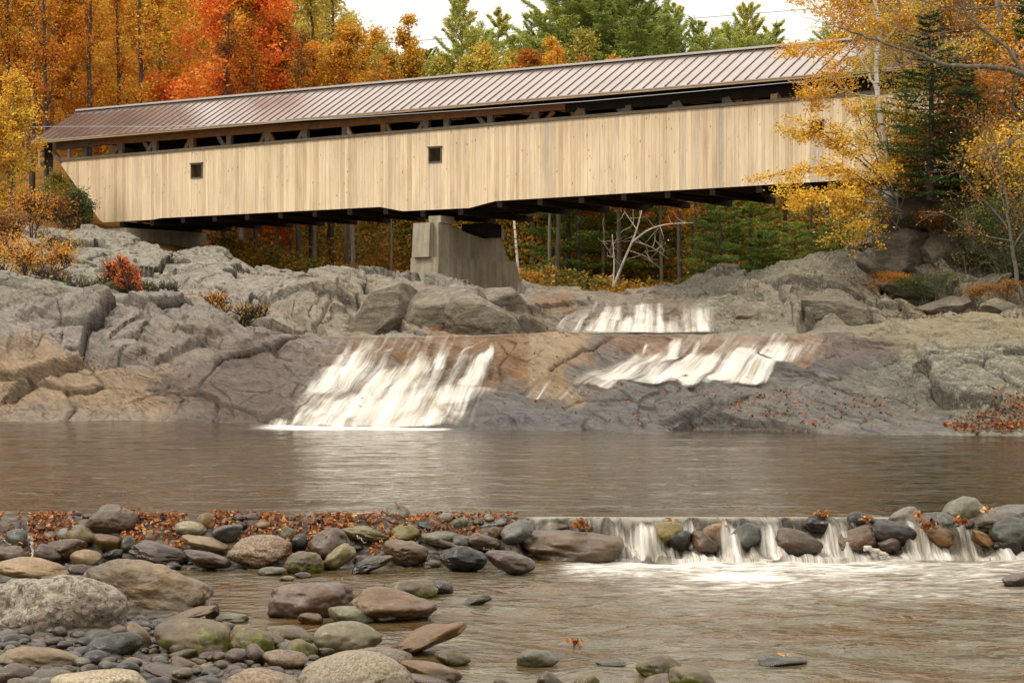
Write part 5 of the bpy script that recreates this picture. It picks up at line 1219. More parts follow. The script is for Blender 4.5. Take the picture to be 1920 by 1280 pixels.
# ------------------------------------------------------------------ water pouring over the weir
def weir_sheet():
    nu, nv = 900, 60
    u = np.linspace(975, 2300, nu)[None] * np.ones((nv, 1)); s = np.linspace(0, 1, nv)[:, None] * np.ones((1, nu))
    wob = 0.20 * fbm(np.stack([u / 45, u * 0, u * 0], -1), 3, 201)
    Yt = 19.08 - s * 0.80 + wob * sstep(0.0, 0.4, s) * (1 - sstep(0.8, 1, s))
    pl = 0.5 + 0.30 * fbm(np.stack([u / 28, u * 0 + 4, u * 0], -1), 2, 205)
    fall = 0.45 * sstep(0.02, 0.98, s) + 0.55 * sstep(pl - 0.22, pl + 0.22, s)
    z = 0.010 - 0.335 * fall + 0.035 * fbm(np.stack([u / 16, s * 2.5, u * 0], -1), 3, 203) * sstep(0.05, 0.3, s) * (1 - sstep(0.85, 1, s))
    z = z - 0.05 * sstep(0.93, 1.0, s)
    X = (u - 960) / F * 18.75
    d = 0.14 + 0.10 * sstep(0.15, 0.4, s)
    jt = 7 * fbm(np.stack([u / 22, s * 1.5, u * 0], -1), 2, 207)
    for a, b, k, sl, fan in ((1150, 1205, 0.75, 40, 1.7), (1215, 1262, 0.5, 10, 1.5), (1285, 1300, 0.75, 14, 2.6), (1345, 1372, 0.6, 26, 1.6), (1424, 1452, 0.7, 22, 1.8), (1520, 1560, 0.8, 18, 1.9), (1460, 1475, .4, -20, 2), (1695, 1716, 0.9, 14, 2.0), (1640, 1652, .4, 8, 2), (1797, 1812, 0.8, 16, 2.0), (1860, 1890, 0.35, 8, 1.5), (1010, 1150, 0.20, 10, 1.1)):
        w_ = (b - a) / 2 * 1.45 * (1 + (fan - 1) * sstep(0.2, 1, s)); c_ = (a + b) / 2 + sl * sstep(0.15, 1, s) ** 1.3
        m = 1 - sstep(0.35, 1.35, np.abs(u + jt - c_) / w_); d = np.maximum(d, k * m * sstep(0.12, 0.5, s))
    base = sstep(0.58, 0.90, s + 0.12 * fbm(np.stack([u / 30, s * 0, u * 0], -1), 3, 209))
    d = np.maximum(d, 0.85 * base * sstep(1000, 1100, u)) * sstep(975, 1010, u) * sstep(0.0, 0.06, s)
    ii = np.arange(nu * nv).reshape(nv, nu)
    q = np.stack([ii[:-1, :-1], ii[:-1, 1:], ii[1:, 1:], ii[1:, :-1]], -1).reshape(-1, 4)
    o = make_mesh('weir_spill', np.stack([X, Yt, z], -1).reshape(-1, 3), [q], M_FALLS2, attrs={'den': ('POINT', d), 'film': ('POINT', 1.0 * sstep(975, 1010, u) * (1 - 0.72 * sstep(0.10, 0.32, s)))}, uv=np.stack([X.ravel() * 1.6, s.ravel() * 1.2], -1))
    tag(o, 'white water pouring between the stones of the weir', kind='structure')
weir_sheet()

# ------------------------------------------------------------------ pebbles, fallen leaves, sticks
def bed_tri():
    m = bar.data; n = len(m.vertices); co = np.zeros(n * 3); m.vertices.foreach_get('co', co); co = co.reshape(-1, 3)
    q_ = np.zeros(len(m.polygons) * 4, int); m.polygons.foreach_get('vertices', q_); q_ = q_.reshape(-1, 4)
    reg(co, q_[:, [0, 1, 2]]); reg(co, q_[:, [0, 2, 3]])
bed_tri()
BV = BVHTree.FromPolygons(np.concatenate(BVH_V).tolist(), np.concatenate(BVH_T).tolist())
def drop(x, y, ztop_=1.5):
    h = BV.ray_cast(Vector((x, y, ztop_)), Vector((0, 0, -1))); return h[0], h[1]
def pebbles(seed, cnt, rm, mat, label):
    rs = np.random.RandomState(seed); V, T = [], []; n = 0; V0, T0 = ico(3)
    for _ in range(cnt):
        if rs.rand() < 0.62:
            px, py = rs.uniform(-60, 900), rs.uniform(1160, 1330); bx = np.interp(py, [1060, 1150, 1200, 1290], [400, 420, 600, 860])
            if px > bx: continue
            Y = base_Y(py); x = (px - 960) / F * Y
        else:
            px = rs.uniform(-60, 2000); Y = rs.uniform(17.6, 18.9); x = (px - 960) / F * Y
        h, nn = drop(x, Y)
        if h is None or abs(h.z - float(berm_z(np.array([x]), np.array([Y]))[0])) > 0.045: continue
        r = rs.uniform(0.012, rm) * (0.6 + 0.4 * rs.rand()); s_ = np.array([r * rs.uniform(0.9, 1.4), r * rs.uniform(0.8, 1.2), r * rs.uniform(0.5, 0.8)])
        a = rs.uniform(0, 6.3); P_ = V0 * (1 + 0.12 * vnoise(V0 * 1.3 + rs.uniform(0, 60), 3))[:, None] * s_
        P_ = np.stack([P_[:, 0] * math.cos(a) - P_[:, 1] * math.sin(a), P_[:, 0] * math.sin(a) + P_[:, 1] * math.cos(a), P_[:, 2]], -1) + np.array(h) + [0, 0, r * 0.2]
        V.append(P_); T.append(T0 + n); n += len(P_)
    o = make_mesh('pebbles', np.concatenate(V), [np.concatenate(T)], ST[mat]); tag(o, label, kind='stuff')
pebbles(8, 520, 0.09, 'brown', 'small brown pebbles filling the gaps between the river stones')
pebbles(9, 300, 0.11, 'grey', 'small grey pebbles scattered between the river stones')
pebbles(10, 200, 0.085, 'tan', 'small tan pebbles scattered between the river stones')
pebbles(11, 260, 0.11, 'dark', 'small dark wet pebbles scattered between the river stones')
def leaf_geo(C, Nn, size, rs, curl=0.25):
    """curled leaves: 6 points each, 4 quads/tris"""
    n = len(C); A = rs.normal(size=(n, 3)); A -= (A * Nn).sum(1, keepdims=True) * Nn; A /= np.linalg.norm(A, axis=1, keepdims=True) + 1e-9
    B = np.cross(Nn, A); s = size[:, None]
    c = rs.uniform(-curl, curl, (n, 1)) * 2
    p0 = C - A * s; p3 = C + A * s + Nn * s * c
    p1 = C - A * s * .25 + B * s * .62 + Nn * s * np.abs(c) * .8; p2 = C + A * s * .45 + B * s * .5 + Nn * s * np.abs(c)
    p5 = C - A * s * .25 - B * s * .62 + Nn * s * np.abs(c) * .8; p4 = C + A * s * .45 - B * s * .5 + Nn * s * np.abs(c)
    V = np.stack([p0, p1, p2, p3, p4, p5], 1).reshape(-1, 3); b = np.arange(n)[:, None] * 6
    Q = np.concatenate([b + np.array([[0, 1, 2, 3]]), b + np.array([[0, 3, 4, 5]])])
    return V, Q, np.concatenate([np.arange(n)] * 2)
def litter(name, label, regions, seed, size=(0.010, 0.030)):
    rs = np.random.RandomState(seed); C, N_ = [], []
    for (x0, x1, Y0, Y1, cnt, lift) in regions:
        for _ in range(cnt):
            px = rs.uniform(x0, x1); Y = rs.uniform(Y0, Y1); h, nn = drop((px - 960) / F * Y, Y)
            if h is None or h.z < -0.33 or fbm(np.array([[px / 26, Y * 3.0, 0.0]]), 2, 301)[0] < rs.uniform(-0.9, -0.05): continue
            if h.z > float(berm_z(np.array([(px - 960) / F * Y]), np.array([Y]))[0]) + 0.04 and rs.rand() < 0.9: continue
            v = Vector(nn) + Vector(rs.normal(size=3) * 0.55); v.normalize()
            C.append(np.array(h) + [0, 0, rs.rand() * lift + 0.008]); N_.append(v[:])
    C = np.array(C); N_ = np.array(N_); V, Q, r = leaf_geo(C, N_, rs.uniform(*size, len(C)), rs, 0.4)
    rr = rs.rand(len(C))[r]
    o = make_mesh(name, V, [Q], LF['litter'], attrs={'rnd': ('FACE', rr)}, smooth=False); tag(o, label, kind='stuff'); return o
litter('fallen_leaves', 'rust red fallen leaves caught on the crest of the weir', [
    (55, 140, 18.2, 18.85, 600, 0.04), (225, 350, 18.1, 18.85, 1150, 0.05), (-40, 40, 18.2, 18.85, 260, 0.04), (390, 660, 18.3, 18.9, 1800, 0.05), (640, 980, 18.35, 18.9, 950, 0.04),
    (500, 620, 17.85, 18.3, 350, 0.04), (690, 760, 17.9, 18.4, 200, 0.04), (820, 900, 17.8, 18.3, 160, 0.04), (20, 110, 17.8, 18.1, 160, 0.04)], 12)
def leaf_clump(cx, cy, Y, n, spread, label, seed, size=0.023):
    rs = np.random.RandomState(seed); c = np.array(W(cx, cy, Y)); n = max(n, 14); C = c + 0.6 * rs.normal(size=(n, 3)) * np.array([spread, spread * 0.6, spread * 0.45])
    N_ = rs.normal(size=(n, 3)) + [0, -0.3, 0.8]; N_ /= np.linalg.norm(N_, axis=1, keepdims=True)
    V, Q, r = leaf_geo(C, N_, rs.uniform(0.7, 1.3, n) * size, rs, 0.6)
    o = make_mesh('leaf_clump', V, [Q], LF['litter'], attrs={'rnd': ('FACE', rs.rand(n)[r])}, smooth=False); tag(o, label, 'leaves', 'clumps of wet leaves on the stones'); return o
for k, a in enumerate([(1088, 983, 18.5, 60, 0.07, 'clump of wet orange leaves above the huge drowned stone'), (1540, 964, 18.9, 26, 0.06, 'leaf tuft on the dark wet crest stone'), (1625, 972, 18.7, 26, 0.05, 'dark red leaves on the stone above the leaning brown one'),
                       (1740, 985, 18.5, 70, 0.08, 'golden brown leaves heaped on the reddish brown stone'), (1800, 977, 18.6, 40, 0.06, 'leaves hanging under the highest green grey stone'), (1722, 965, 18.6, 22, 0.05, 'leaf bits between the grey dome and the flat stone'),
                       (580, 1155, 14.9, 12, 0.06, 'curled tan leaves on the small brown stone in the shallows'), (632, 1088, 16.9, 10, 0.04, 'curled leaf drifting by the foot of the weir'), (1080, 1204, 13.35, 14, 0.05, 'curled grey brown leaf afloat in the open stream'),
                       (1462, 1234, 12.7, 9, 0.06, 'orange leaf on the nearly drowned grey stone'), (1262, 977, 18.75, 14, 0.05, 'few orange leaves on top of the olive yellow stone'), (604, 1056, 17.6, 14, 0.03, 'tan leaf wedged at the knobbly tan stone'), (1845, 956, 18.5, 18, 0.05, 'leaf tuft between the two highest stones near the end')]):
    leaf_clump(*a, seed=500 + k)
def stick(pts, r, mat, label, Y, name='broken_branch'):
    m = MB(); P_ = np.array([W(x, y, Y + dy) for x, y, dy in pts]); tt = np.linspace(0, len(P_) - 1, 14)
    Q_ = np.stack([np.interp(tt, np.arange(len(P_)), P_[:, k]) for k in range(3)], -1); Q_ += 0.008 * np.random.RandomState(len(label)).normal(size=Q_.shape)
    m.tube(Q_, np.linspace(r, r * 0.5, 14), 6); o = m.build(name, mat); tag(o, label, 'branch')
stick([(824, 1013, 0), (870, 1028, -.1), (912, 1042, -.2)], 0.024, BK['pine'], 'broken brown branch lying across the black wet rock', 17.75)
stick([(905, 1031, 0), (935, 1032, 0)], 0.010, BK['pine'], 'short stick beside the brown oval stone', 17.65)
stick([(56, 1004, 0), (62, 1020, 0), (60, 1050, -0.1)], 0.02, BK['dead'], 'bleached crooked stick standing in the leaves', 17.9)
stick([(2, 1005, 0), (22, 1024, 0)], 0.008, BK['dead'], 'thin pale twig on the rounded dark grey stone', 17.95)
stick([(668, 1003, 0), (686, 1018, 0)], 0.006, BK['dead'], 'thin twig over the little side spill', 18.0)
stick([(1622, 1025, 0), (1650, 1035, 0), (1668, 1043, 0)], 0.03, BK['dead'], 'ragged driftwood at the foot of the leaning brown stone', 18.3, 'driftwood')
# leaves on the bedrock
def rock_leaves():
    rs = np.random.RandomState(33); C, N_ = [], []
    R_ = [(1740, 1925, 768, 806, 620, 1), (1860, 1925, 745, 770, 110, 1), (1370, 1520, 735, 785, 170, 1), (1580, 1660, 735, 760, 60, 1), (1480, 1560, 790, 806, 40, 1), (1100, 1740, 725, 808, 240, 1), (1580, 1700, 515, 560, 420, 0),
          (1700, 1920, 575, 605, 450, 0), (1660, 1920, 480, 575, 300, 0), (370, 450, 555, 595, 200, 0), (1000, 1100, 680, 800, 30, 1), (560, 660, 650, 700, 16, 1), (150, 220, 640, 662, 60, 1), (1860, 1920, 790, 815, 220, 1)]
    for x0, x1, y0, y1, cnt, pt in R_:
        for _ in range(cnt):
            u, v = rs.uniform(x0, x1), rs.uniform(y0, y1)
            if x0 == 1740 and (v - 762) < (1850 - u) * 0.28 - 4: continue
            if x0 == 1740 and (u - 1740) * 0.6 + 748 < v - 26: continue
            p, n = on_rock(u, v, pt); v3 = Vector(n) + Vector(rs.normal(size=3) * 0.4); v3.normalize(); C.append(p + rs.normal(size=3) * [0.03, 0.03, 0] + [0, 0, 0.03 + 0.02 * rs.rand()]); N_.append(v3[:])
    C = np.array(C); N_ = np.array(N_); V, Q, r = leaf_geo(C, N_, rs.uniform(0.02, 0.045, len(C)), rs, 0.4)
    o = make_mesh('fallen_leaves', V, [Q], LF['litter'], attrs={'rnd': ('FACE', rs.rand(len(C))[r])}, smooth=False); tag(o, 'rust red fallen leaves drifted on the bedrock ledges', kind='stuff')
rock_leaves()
# ------------------------------------------------------------------ trees
def leaves_quads(C, size, rs, flat=0.0, asp=0.62, dirv=None):
    n = len(C); N_ = rs.normal(size=(n, 3)); N_[:, 2] += flat * np.sign(N_[:, 2]); N_ /= np.linalg.norm(N_, axis=1, keepdims=True)
    A = rs.normal(size=(n, 3)) if dirv is None else dirv + 0.35 * rs.normal(size=(n, 3))
    A -= (A * N_).sum(1, keepdims=True) * N_; A /= np.linalg.norm(A, axis=1, keepdims=True) + 1e-9
    B = np.cross(N_, A); s = size[:, None]
    V = np.stack([C - A * s, C + B * s * asp - A * s * 0.1, C + A * s, C - B * s * asp - A * s * 0.1], 1).reshape(-1, 3)
    return V, np.arange(n * 4).reshape(-1, 4)
def curve_pts(p0, d, L, n, rs, up=0.15, wob=0.12):
    P_ = [np.array(p0, float)]; d = np.array(d, float); d /= np.linalg.norm(d)
    for _ in range(n):
        d = d + np.array([0, 0, up]) / n + rs.normal(size=3) * wob; d /= np.linalg.norm(d); P_.append(P_[-1] + d * L / n)
    return np.array(P_)
def broadleaf(seed, H=18, cb=0.3, R=4.0, nl=9000, ls=0.13, nb=22, r0=0.20, spread=0.55, up=0.5, lean=(0, 0), bare=0.0, bias=None, twig=True, flat=0.3, multi=1, top=0.25, fill=1.0):
    rs = np.random.RandomState(seed); W_ = MB(); C = []; Wt = []
    for mt in range(multi):
        k = np.arange(10) / 9.0; off = rs.normal(size=2) * (0.25 if multi > 1 else 0)
        tr = np.stack([lean[0] * k ** 1.4 + off[0] * (1 + 3 * k) + 0.012 * H * np.cumsum(rs.normal(size=10)) * 0.5 * k, lean[1] * k + off[1] * (1 + 3 * k) + 0.012 * H * np.cumsum(rs.normal(size=10)) * 0.5 * k, H * k * (1 if mt == 0 else rs.uniform(0.7, 0.95))], -1)
        tr[0] = [off[0], off[1], -0.6]; W_.tube(tr, r0 * (1 - k) ** 0.8 / (1 if multi == 1 else 1.4) + 0.02, 8)
        for b in range(nb):
            f = cb + (0.985 - cb) * ((b + rs.rand()) / nb) ** 0.9
            p0 = np.array([np.interp(f, k, tr[:, i]) for i in range(3)])
            az = b * 2.399 + rs.uniform(-.5, .5)
            q = (f - cb) / (1 - cb); prof = (math.sin(math.pi * min(1, (q * 0.80 + 0.18))) ** 0.8) * (1 - top * q)
            L = R * prof * rs.uniform(0.7, 1.15)
            el = up + 0.7 * q + rs.uniform(-.15, .15); d = np.array([math.cos(az) * math.cos(el), math.sin(az) * math.cos(el), math.sin(el)])
            if bias is not None: d = d + np.array(bias) * (1 - 0.5 * q); L *= 1 + 0.4 * np.dot(bias, d)
            bp_ = curve_pts(p0, d, L, 6, rs, 0.25, 0.10); rb = max(0.02, r0 * 0.33 * (1 - 0.75 * f)); W_.tube(bp_, np.linspace(rb, 0.012, 7), 5)
            if rs.rand() < bare * q: continue
            dens = rs.uniform(0.4, 1.5)
            for sbr in range(7):
                g = rs.uniform(0.25, 1.0); p1 = bp_[0] + 0; gi = g * 6; i0 = int(min(5, gi)); p1 = bp_[i0] + (bp_[i0 + 1] - bp_[i0]) * (gi - i0)
                d1 = (bp_[i0 + 1] - bp_[i0]); d1 /= np.linalg.norm(d1) + 1e-9; d1 = d1 + rs.normal(size=3) * 0.75 * np.array([1, 1, 0.6])
                L1 = L * rs.uniform(0.2, 0.42) + 0.25; sp = curve_pts(p1, d1, L1, 4, rs, 0.1, 0.15)
                if twig: W_.tube(sp, np.linspace(0.016, 0.006, 5), 3)
                for z in range(1, 5):
                    C.append(sp[z]); Wt.append(dens * (0.5 + 0.5 * z / 4) * L1)
    C = np.array(C); Wt = np.array(Wt) ** 1.0; Wt /= Wt.sum(); pick = rs.choice(len(C), nl, p=Wt)
    sg = R * 0.085 * fill
    Lc = C[pick] + rs.normal(size=(nl, 3)) * np.array([sg, sg, sg * 0.62])
    V, Q = leaves_quads(Lc, rs.uniform(0.65, 1.3, nl) * ls, rs, flat)
    rr = np.clip(rs.rand(len(C))[pick] * 0.45 + rs.rand(nl) * 0.55, 0, 1)
    return W_, (V, Q, rr)
def conifer(seed, H=18, cb=0.15, R=3.2, nb=60, per=60, ls=0.16, droop=-0.05, r0=0.2, gaps=0.25, plume=0.32, whorl=5, narrow=1.0, prof_=0.75):
    rs = np.random.RandomState(seed); W_ = MB(); k = np.arange(10) / 9.0
    tr = np.stack([0.01 * H * rs.normal(size=10) * k, 0.01 * H * rs.normal(size=10) * k, H * k], -1); tr[0, 2] = -0.6
    W_.tube(tr, r0 * (1 - k) ** 0.9 + 0.02, 8); CC, DD, RR = [], [], []
    for b in range(nb):
        f = cb + (0.99 - cb) * (int(b / whorl) + 0.3 * rs.rand()) / math.ceil(nb / whorl); q = (f - cb) / (1 - cb)
        if rs.rand() < gaps * (1 - q) * 0.8: continue
        az = (b % whorl) * 2 * math.pi / whorl + int(b / whorl) * 0.9 + rs.uniform(-.3, .3); L = (R * (1 - q) ** prof_ * (0.5 + 0.5 * min(1, q * 5 + 0.4)) + 0.35) * rs.uniform(0.6, 1.2)
        el = droop + 0.75 * q + rs.uniform(-.12, .12); d = np.array([math.cos(az) * math.cos(el), math.sin(az) * math.cos(el), math.sin(el)])
        p0 = np.array([np.interp(f, k, tr[:, i]) for i in range(3)]); bp_ = curve_pts(p0, d, L, 5, rs, 0.15, 0.05)
        W_.tube(bp_, np.linspace(max(0.018, 0.05 * (1 - q)), 0.008, 6), 4)
        n = int(per * (L / R + 0.15)); g = rs.uniform(0.22, 1.0, n) ** 0.8 * 5; i0 = np.minimum(4, g.astype(int)); fr = (g - i0)[:, None]
        P_ = bp_[i0] * (1 - fr) + bp_[i0 + 1] * fr; side = np.cross(d, [0, 0, 1]); w = plume * L * (1 - 0.5 * g / 5) * rs.uniform(-1, 1, n)
        P_ = P_ + side[None] * w[:, None] + rs.normal(size=(n, 3)) * np.array([.06, .06, 0.045]) * (0.6 + L * 0.25)
        CC.append(P_); DD.append(np.broadcast_to(d[None], (n, 3)) * 0.8 + side[None] * np.sign(w)[:, None] * 0.7 + np.array([0, 0, 0.25])); RR.append(np.full(n, rs.rand() * 0.5) + rs.rand(n) * 0.5)
    C = np.concatenate(CC); D = np.concatenate(DD); r = np.concatenate(RR); V, Q = leaves_quads(C, rs.uniform(0.7, 1.3, len(C)) * ls, rs, 0.9, 0.24, D)
    return W_, (V, Q, r)
def assemble(kind, gen, bark, leaf, label, cat, loc, rz=0, group=None, crown='crown', scale=1.0):
    W_, (V, Q, rr) = gen; root = empty(kind, loc, rz); root.scale = (scale,) * 3
    tag(root, label, cat, group); W_.build('trunk', BK[bark], root)
    make_mesh(crown, V, [Q], LF[leaf], root, attrs={'rnd': ('FACE', rr)}, smooth=False); return root
def copy_tree(src, loc, rz, scale, label, leaf=None, group=None, sz=1.0):
    r = src.copy(); COL.objects.link(r); r.location = loc; r.rotation_euler = (0, 0, rz); r.scale = (scale, scale, scale * sz); r['label'] = label
    if group: r['group'] = group
    for ch in src.children:
        c = ch.copy(); COL.objects.link(c); c.parent = r
        if leaf and ch.data.materials[0].name.startswith(('leaves', 'needles')):
            c.material_slots[0].link = 'OBJECT'; c.material_slots[0].material = LF[leaf]
    return r
def gz(px, Y): 
    X = (px - 960) / F * Y; return X, float(hill_z(np.array([X]), np.array([Y]))[0])
ORD = ['first', 'second', 'third', 'fourth', 'fifth', 'sixth', 'seventh', 'eighth', 'ninth', 'tenth', 'eleventh', 'twelfth', 'thirteenth', 'fourteenth', 'fifteenth', 'sixteenth', 'seventeenth', 'eighteenth', 'nineteenth', 'twentieth']

# prototypes for the far bank (unit height 20 m)
PROTO = {}
def proto(key, gen, bark, leaf, kind): PROTO[key] = (gen, bark, leaf, kind, [None])
proto('m1', broadleaf(1, 20, 0.22, 4.6, 15000, 0.125, 30, 0.20, bare=0.25), 'grey', 'orange', 'maple_tree')
proto('m2', broadleaf(2, 20, 0.30, 4.2, 14000, 0.125, 26, 0.17, bare=0.45), 'grey', 'gold', 'maple_tree')
proto('m3', broadleaf(3, 20, 0.15, 5.0, 15000, 0.13, 30, 0.20, bare=0.15), 'grey', 'orange', 'maple_tree')
proto('m4', broadleaf(6, 22, 0.32, 3.4, 3200, 0.12, 26, 0.24, up=0.95, bare=0.4), 'dark', 'gold', 'maple_tree')
proto('b1', broadleaf(4, 18, 0.35, 3.0, 6500, 0.12, 24, 0.12, up=0.8, bare=0.5), 'grey', 'yelgrn', 'aspen_tree')
proto('b2', broadleaf(5, 18, 0.2, 3.8, 11000, 0.12, 26, 0.15, up=0.7, bare=0.3), 'grey', 'yelgrn', 'aspen_tree')
proto('p1', conifer(11, 20, 0.10, 4.3, 130, 330, 0.17, 0.05, whorl=5, gaps=0.15, prof_=0.5), 'pine', 'pine', 'pine_tree')
proto('p2', conifer(12, 20, 0.18, 5.2, 120, 380, 0.17, 0.0, whorl=5, gaps=0.2, plume=0.45, prof_=0.42), 'pine', 'pine', 'pine_tree')
proto('p3', conifer(13, 20, 0.05, 3.4, 140, 260, 0.17, 0.1, whorl=6, gaps=0.1, prof_=0.55), 'pine', 'pine', 'pine_tree')
proto('h1', conifer(14, 12, 0.02, 3.4, 54, 520, 0.13, -0.08, whorl=6, gaps=0.1, plume=0.5, prof_=0.3), 'dark', 'hem', 'hemlock_tree')
LK = {'m1': 'spreading %s maple', 'm2': 'thin %s maple', 'm3': 'full crowned %s maple', 'm4': 'nearly bare %s maple', 'b1': 'slender half bare %s tree', 'b2': 'slim tree with %s leaves', 'p1': 'tall soft needled pine', 'p2': 'broad shaggy pine', 'p3': 'narrow pointed pine', 'h1': 'drooping green hemlock'}
CN = {'orange': 'burnt orange', 'gold': 'golden yellow', 'scarlet': 'scarlet', 'yelgrn': 'yellow green', 'rusty': 'rusty brown', 'pine': '', 'hem': ''}
placed = []
def plant(key, px, Y, topy=None, H=None, leaf=None, where='', wide=1.0):
    placed.append((key, px, Y, topy, H, leaf or PROTO[key][2], where, wide))
def do_plants():
    grp = {}
    for p in sorted(placed, key=lambda a: a[1]):
        grp.setdefault((p[0], p[5], p[6]), []).append(p)
    for (key, leaf, where), L in grp.items():
        for i, (k, px, Y, topy, H, lf, wh, wide) in enumerate(L):
            gen, bark, lf0, kind, src = PROTO[key]; X, z = gz(px, Y); H0 = 12 if key == 'h1' else (18 if key in ('b1', 'b2') else 20)
            if topy is not None: H = CAMZ + (HOR - topy) / F * Y - z
            base = (LK[key] % CN[leaf]) if '%s' in LK[key] else LK[key]
            lab = base + ' ' + where + ('' if len(L) == 1 else ', ' + ORD[i] + ' from the left')
            s = H / H0; sw = s * wide; rz = (px * 0.37) % 6.28
            if src[0] is None: src[0] = assemble(kind, gen, bark, lf0, lab, 'tree', (X, Y, z), rz, None)
            r = src[0] if src[0]['label'] == lab and not src[0].get('used') else copy_tree(src[0], (X, Y, z), rz, sw, lab, leaf if leaf != lf0 else None)
            if r is src[0]: r['used'] = 1; r.location = (X, Y, z); r.rotation_euler[2] = rz
            if r is src[0] and leaf != lf0:
                for ch in r.children:
                    if ch.name.startswith('crown'): ch.material_slots[0].link = 'OBJECT'; ch.material_slots[0].material = LF[leaf]
            r.scale = (sw, sw, s); r['group'] = {'maple_tree': 'maples', 'aspen_tree': 'slender broadleaf trees', 'pine_tree': 'pines', 'hemlock_tree': 'hemlocks'}[kind] + ' ' + where
    for g in PROTO.values():
        if g[4][0] is not None and 'used' in g[4][0]: del g[4][0]['used']
A_ = 'above the far bridge end'
# front row on the left hillside
for px, Y, ty, k, lf in [(-60, 108, -60, 'm1', 'orange'), (25, 111, -30, 'm2', 'gold'), (95, 110, -120, 'm2', 'orange'), (172, 112, -90, 'm2', 'gold'), (235, 116, -40, 'm3', 'gold'), (300, 118, -70, 'm1', 'gold'),
                         (355, 124, -80, 'm1', 'gold'), (130, 122, -20, 'm3', 'gold'), (50, 126, -60, 'm1', 'orange'), (-20, 128, -100, 'm3', 'gold'), (210, 130, -130, 'm1', 'gold'), (290, 133, -160, 'm2', 'orange')]:
    plant(k, px, Y, ty, leaf=lf, where=A_)
for px, Y, ty, lf in [(88, 104, -60, 'orange'), (168, 106, -80, 'gold'), (262, 107, -60, 'orange'), (225, 109, -30, 'orange'), (60, 107, -100, 'gold'), (585, 110, -20, 'yelgrn'), (620, 112, -50, 'yelgrn'), (20, 108, -70, 'orange')]: plant('m4', px, Y, ty, leaf=lf, where=A_)
B_ = 'in the hill\'s back rank'
for px, Y, ty, k, lf in [(-80, 145, -140, 'm1', 'gold'), (0, 150, -150, 'm3', 'gold'), (150, 148, -160, 'm3', 'gold'), (230, 152, -180, 'm3', 'yelgrn'), (330, 150, -170, 'm3', 'orange'), (420, 148, -120, 'm1', 'gold'), (500, 146, -60, 'm1', 'yelgrn'), (560, 140, -20, 'm2', 'yelgrn')]:
    plant(k, px, Y, ty, leaf=lf, where=B_)
C_ = 'above the mid roof'
for px, Y, ty, k, lf in [(610, 124, -30, 'b2', 'yelgrn'), (575, 128, -50, 'b2', 'yelgrn'), (655, 122, 40, 'b2', 'gold'), (720, 124, 85, 'b2', 'yelgrn'), (650, 128, 25, 'b2', 'yelgrn'), (700, 130, 55, 'b2', 'gold'), (585, 116, 40, 'b1', 'yelgrn'), (735, 126, 100, 'b1', 'yelgrn'), (672, 120, 70, 'b1', 'yelgrn'), (768, 130, 35, 'b1', 'yelgrn'),
                         (905, 122, 85, 'b2', 'yelgrn'), (820, 124, 110, 'b2', 'yelgrn'), (955, 120, 100, 'b2', 'yelgrn'), (1090, 116, 60, 'b2', 'yelgrn'), (1030, 118, 75, 'b1', 'yelgrn'), (880, 120, 110, 'b2', 'yelgrn')]:
    plant(k, px, Y, ty, leaf=lf, where=C_)
for px, Y, ty, k, w in [(862, 126, -12, 'p1', 0.85), (938, 132, 15, 'p3', 1.1), (1010, 126, 22, 'p1', 0.9), (1062, 122, -30, 'p2', 1.1), (1120, 124, -20, 'p2', 1.15), (1180, 120, -45, 'p1', 1.2), (1225, 126, 18, 'p2', 1.0), (1262, 128, 8, 'p1', 0.8), (1306, 132, 28, 'p3', 0.9),
                        (1352, 134, 40, 'p3', 0.9), (1402, 128, 8, 'p1', 0.8), (1452, 130, 36, 'p3', 1.1), (800, 134, 92, 'p1', 0.8), (770, 136, 70, 'p3', 0.9), (1330, 126, 70, 'p2', 0.8), (1430, 126, 75, 'p2', 0.8), (975, 124, 70, 'p2', 0.8), (900, 130, 60, 'p2', 0.8), (1145, 128, 0, 'p2', 1.1), (1380, 131, 50, 'p2', 0.8), (1085, 127, 10, 'p2', 1.0), (755, 132, 110, 'p2', 0.8), (1240, 124, 50, 'p2', 1.0), (1500, 132, 90, 'p1', 0.9), (830, 128, 105, 'p2', 0.7), (1560, 130, 60, 'p2', 0.9)]:
    plant(k, px, Y, ty, leaf='pine', where=C_, wide=w)
D_ = 'seen under the bridge'
for px, Y, H, k, lf in [(420, 103, 12, 'm4', 'rusty'), (480, 104, 12, 'm4', 'orange'), (560, 103, 12, 'm4', 'rusty'), (650, 103, 12, 'm4', 'orange'), (1045, 103, 12, 'm4', 'orange'), (1085, 105, 12, 'm4', 'rusty'), (1160, 104, 12, 'm4', 'orange'), (1275, 103, 12, 'm4', 'rusty'), (1330, 105, 12, 'm4', 'orange'), (1410, 103, 12, 'm4', 'rusty'), (1470, 105, 12, 'm4', 'gold'), (1550, 103, 12, 'm4', 'rusty'), (455, 106, 15, 'm2', 'orange'), (520, 109, 14, 'b1', 'gold'), (590, 106, 13, 'm2', 'orange'), (662, 104, 14, 'm2', 'gold'), (733, 107, 13, 'b1', 'orange'), (1030, 104, 13, 'b1', 'gold'), (1130, 106, 12, 'm2', 'rusty'), (1240, 106, 12, 'm2', 'orange'), (1380, 104, 12, 'b1', 'rusty'),
                        (1300, 110, 13, 'm2', 'gold'), (1000, 112, 14, 'm2', 'orange'), (1590, 104, 12, 'm2', 'rusty'), (1520, 106, 12, 'b1', 'gold')]:
    plant(k, px, Y, H=H, leaf=lf, where=D_)
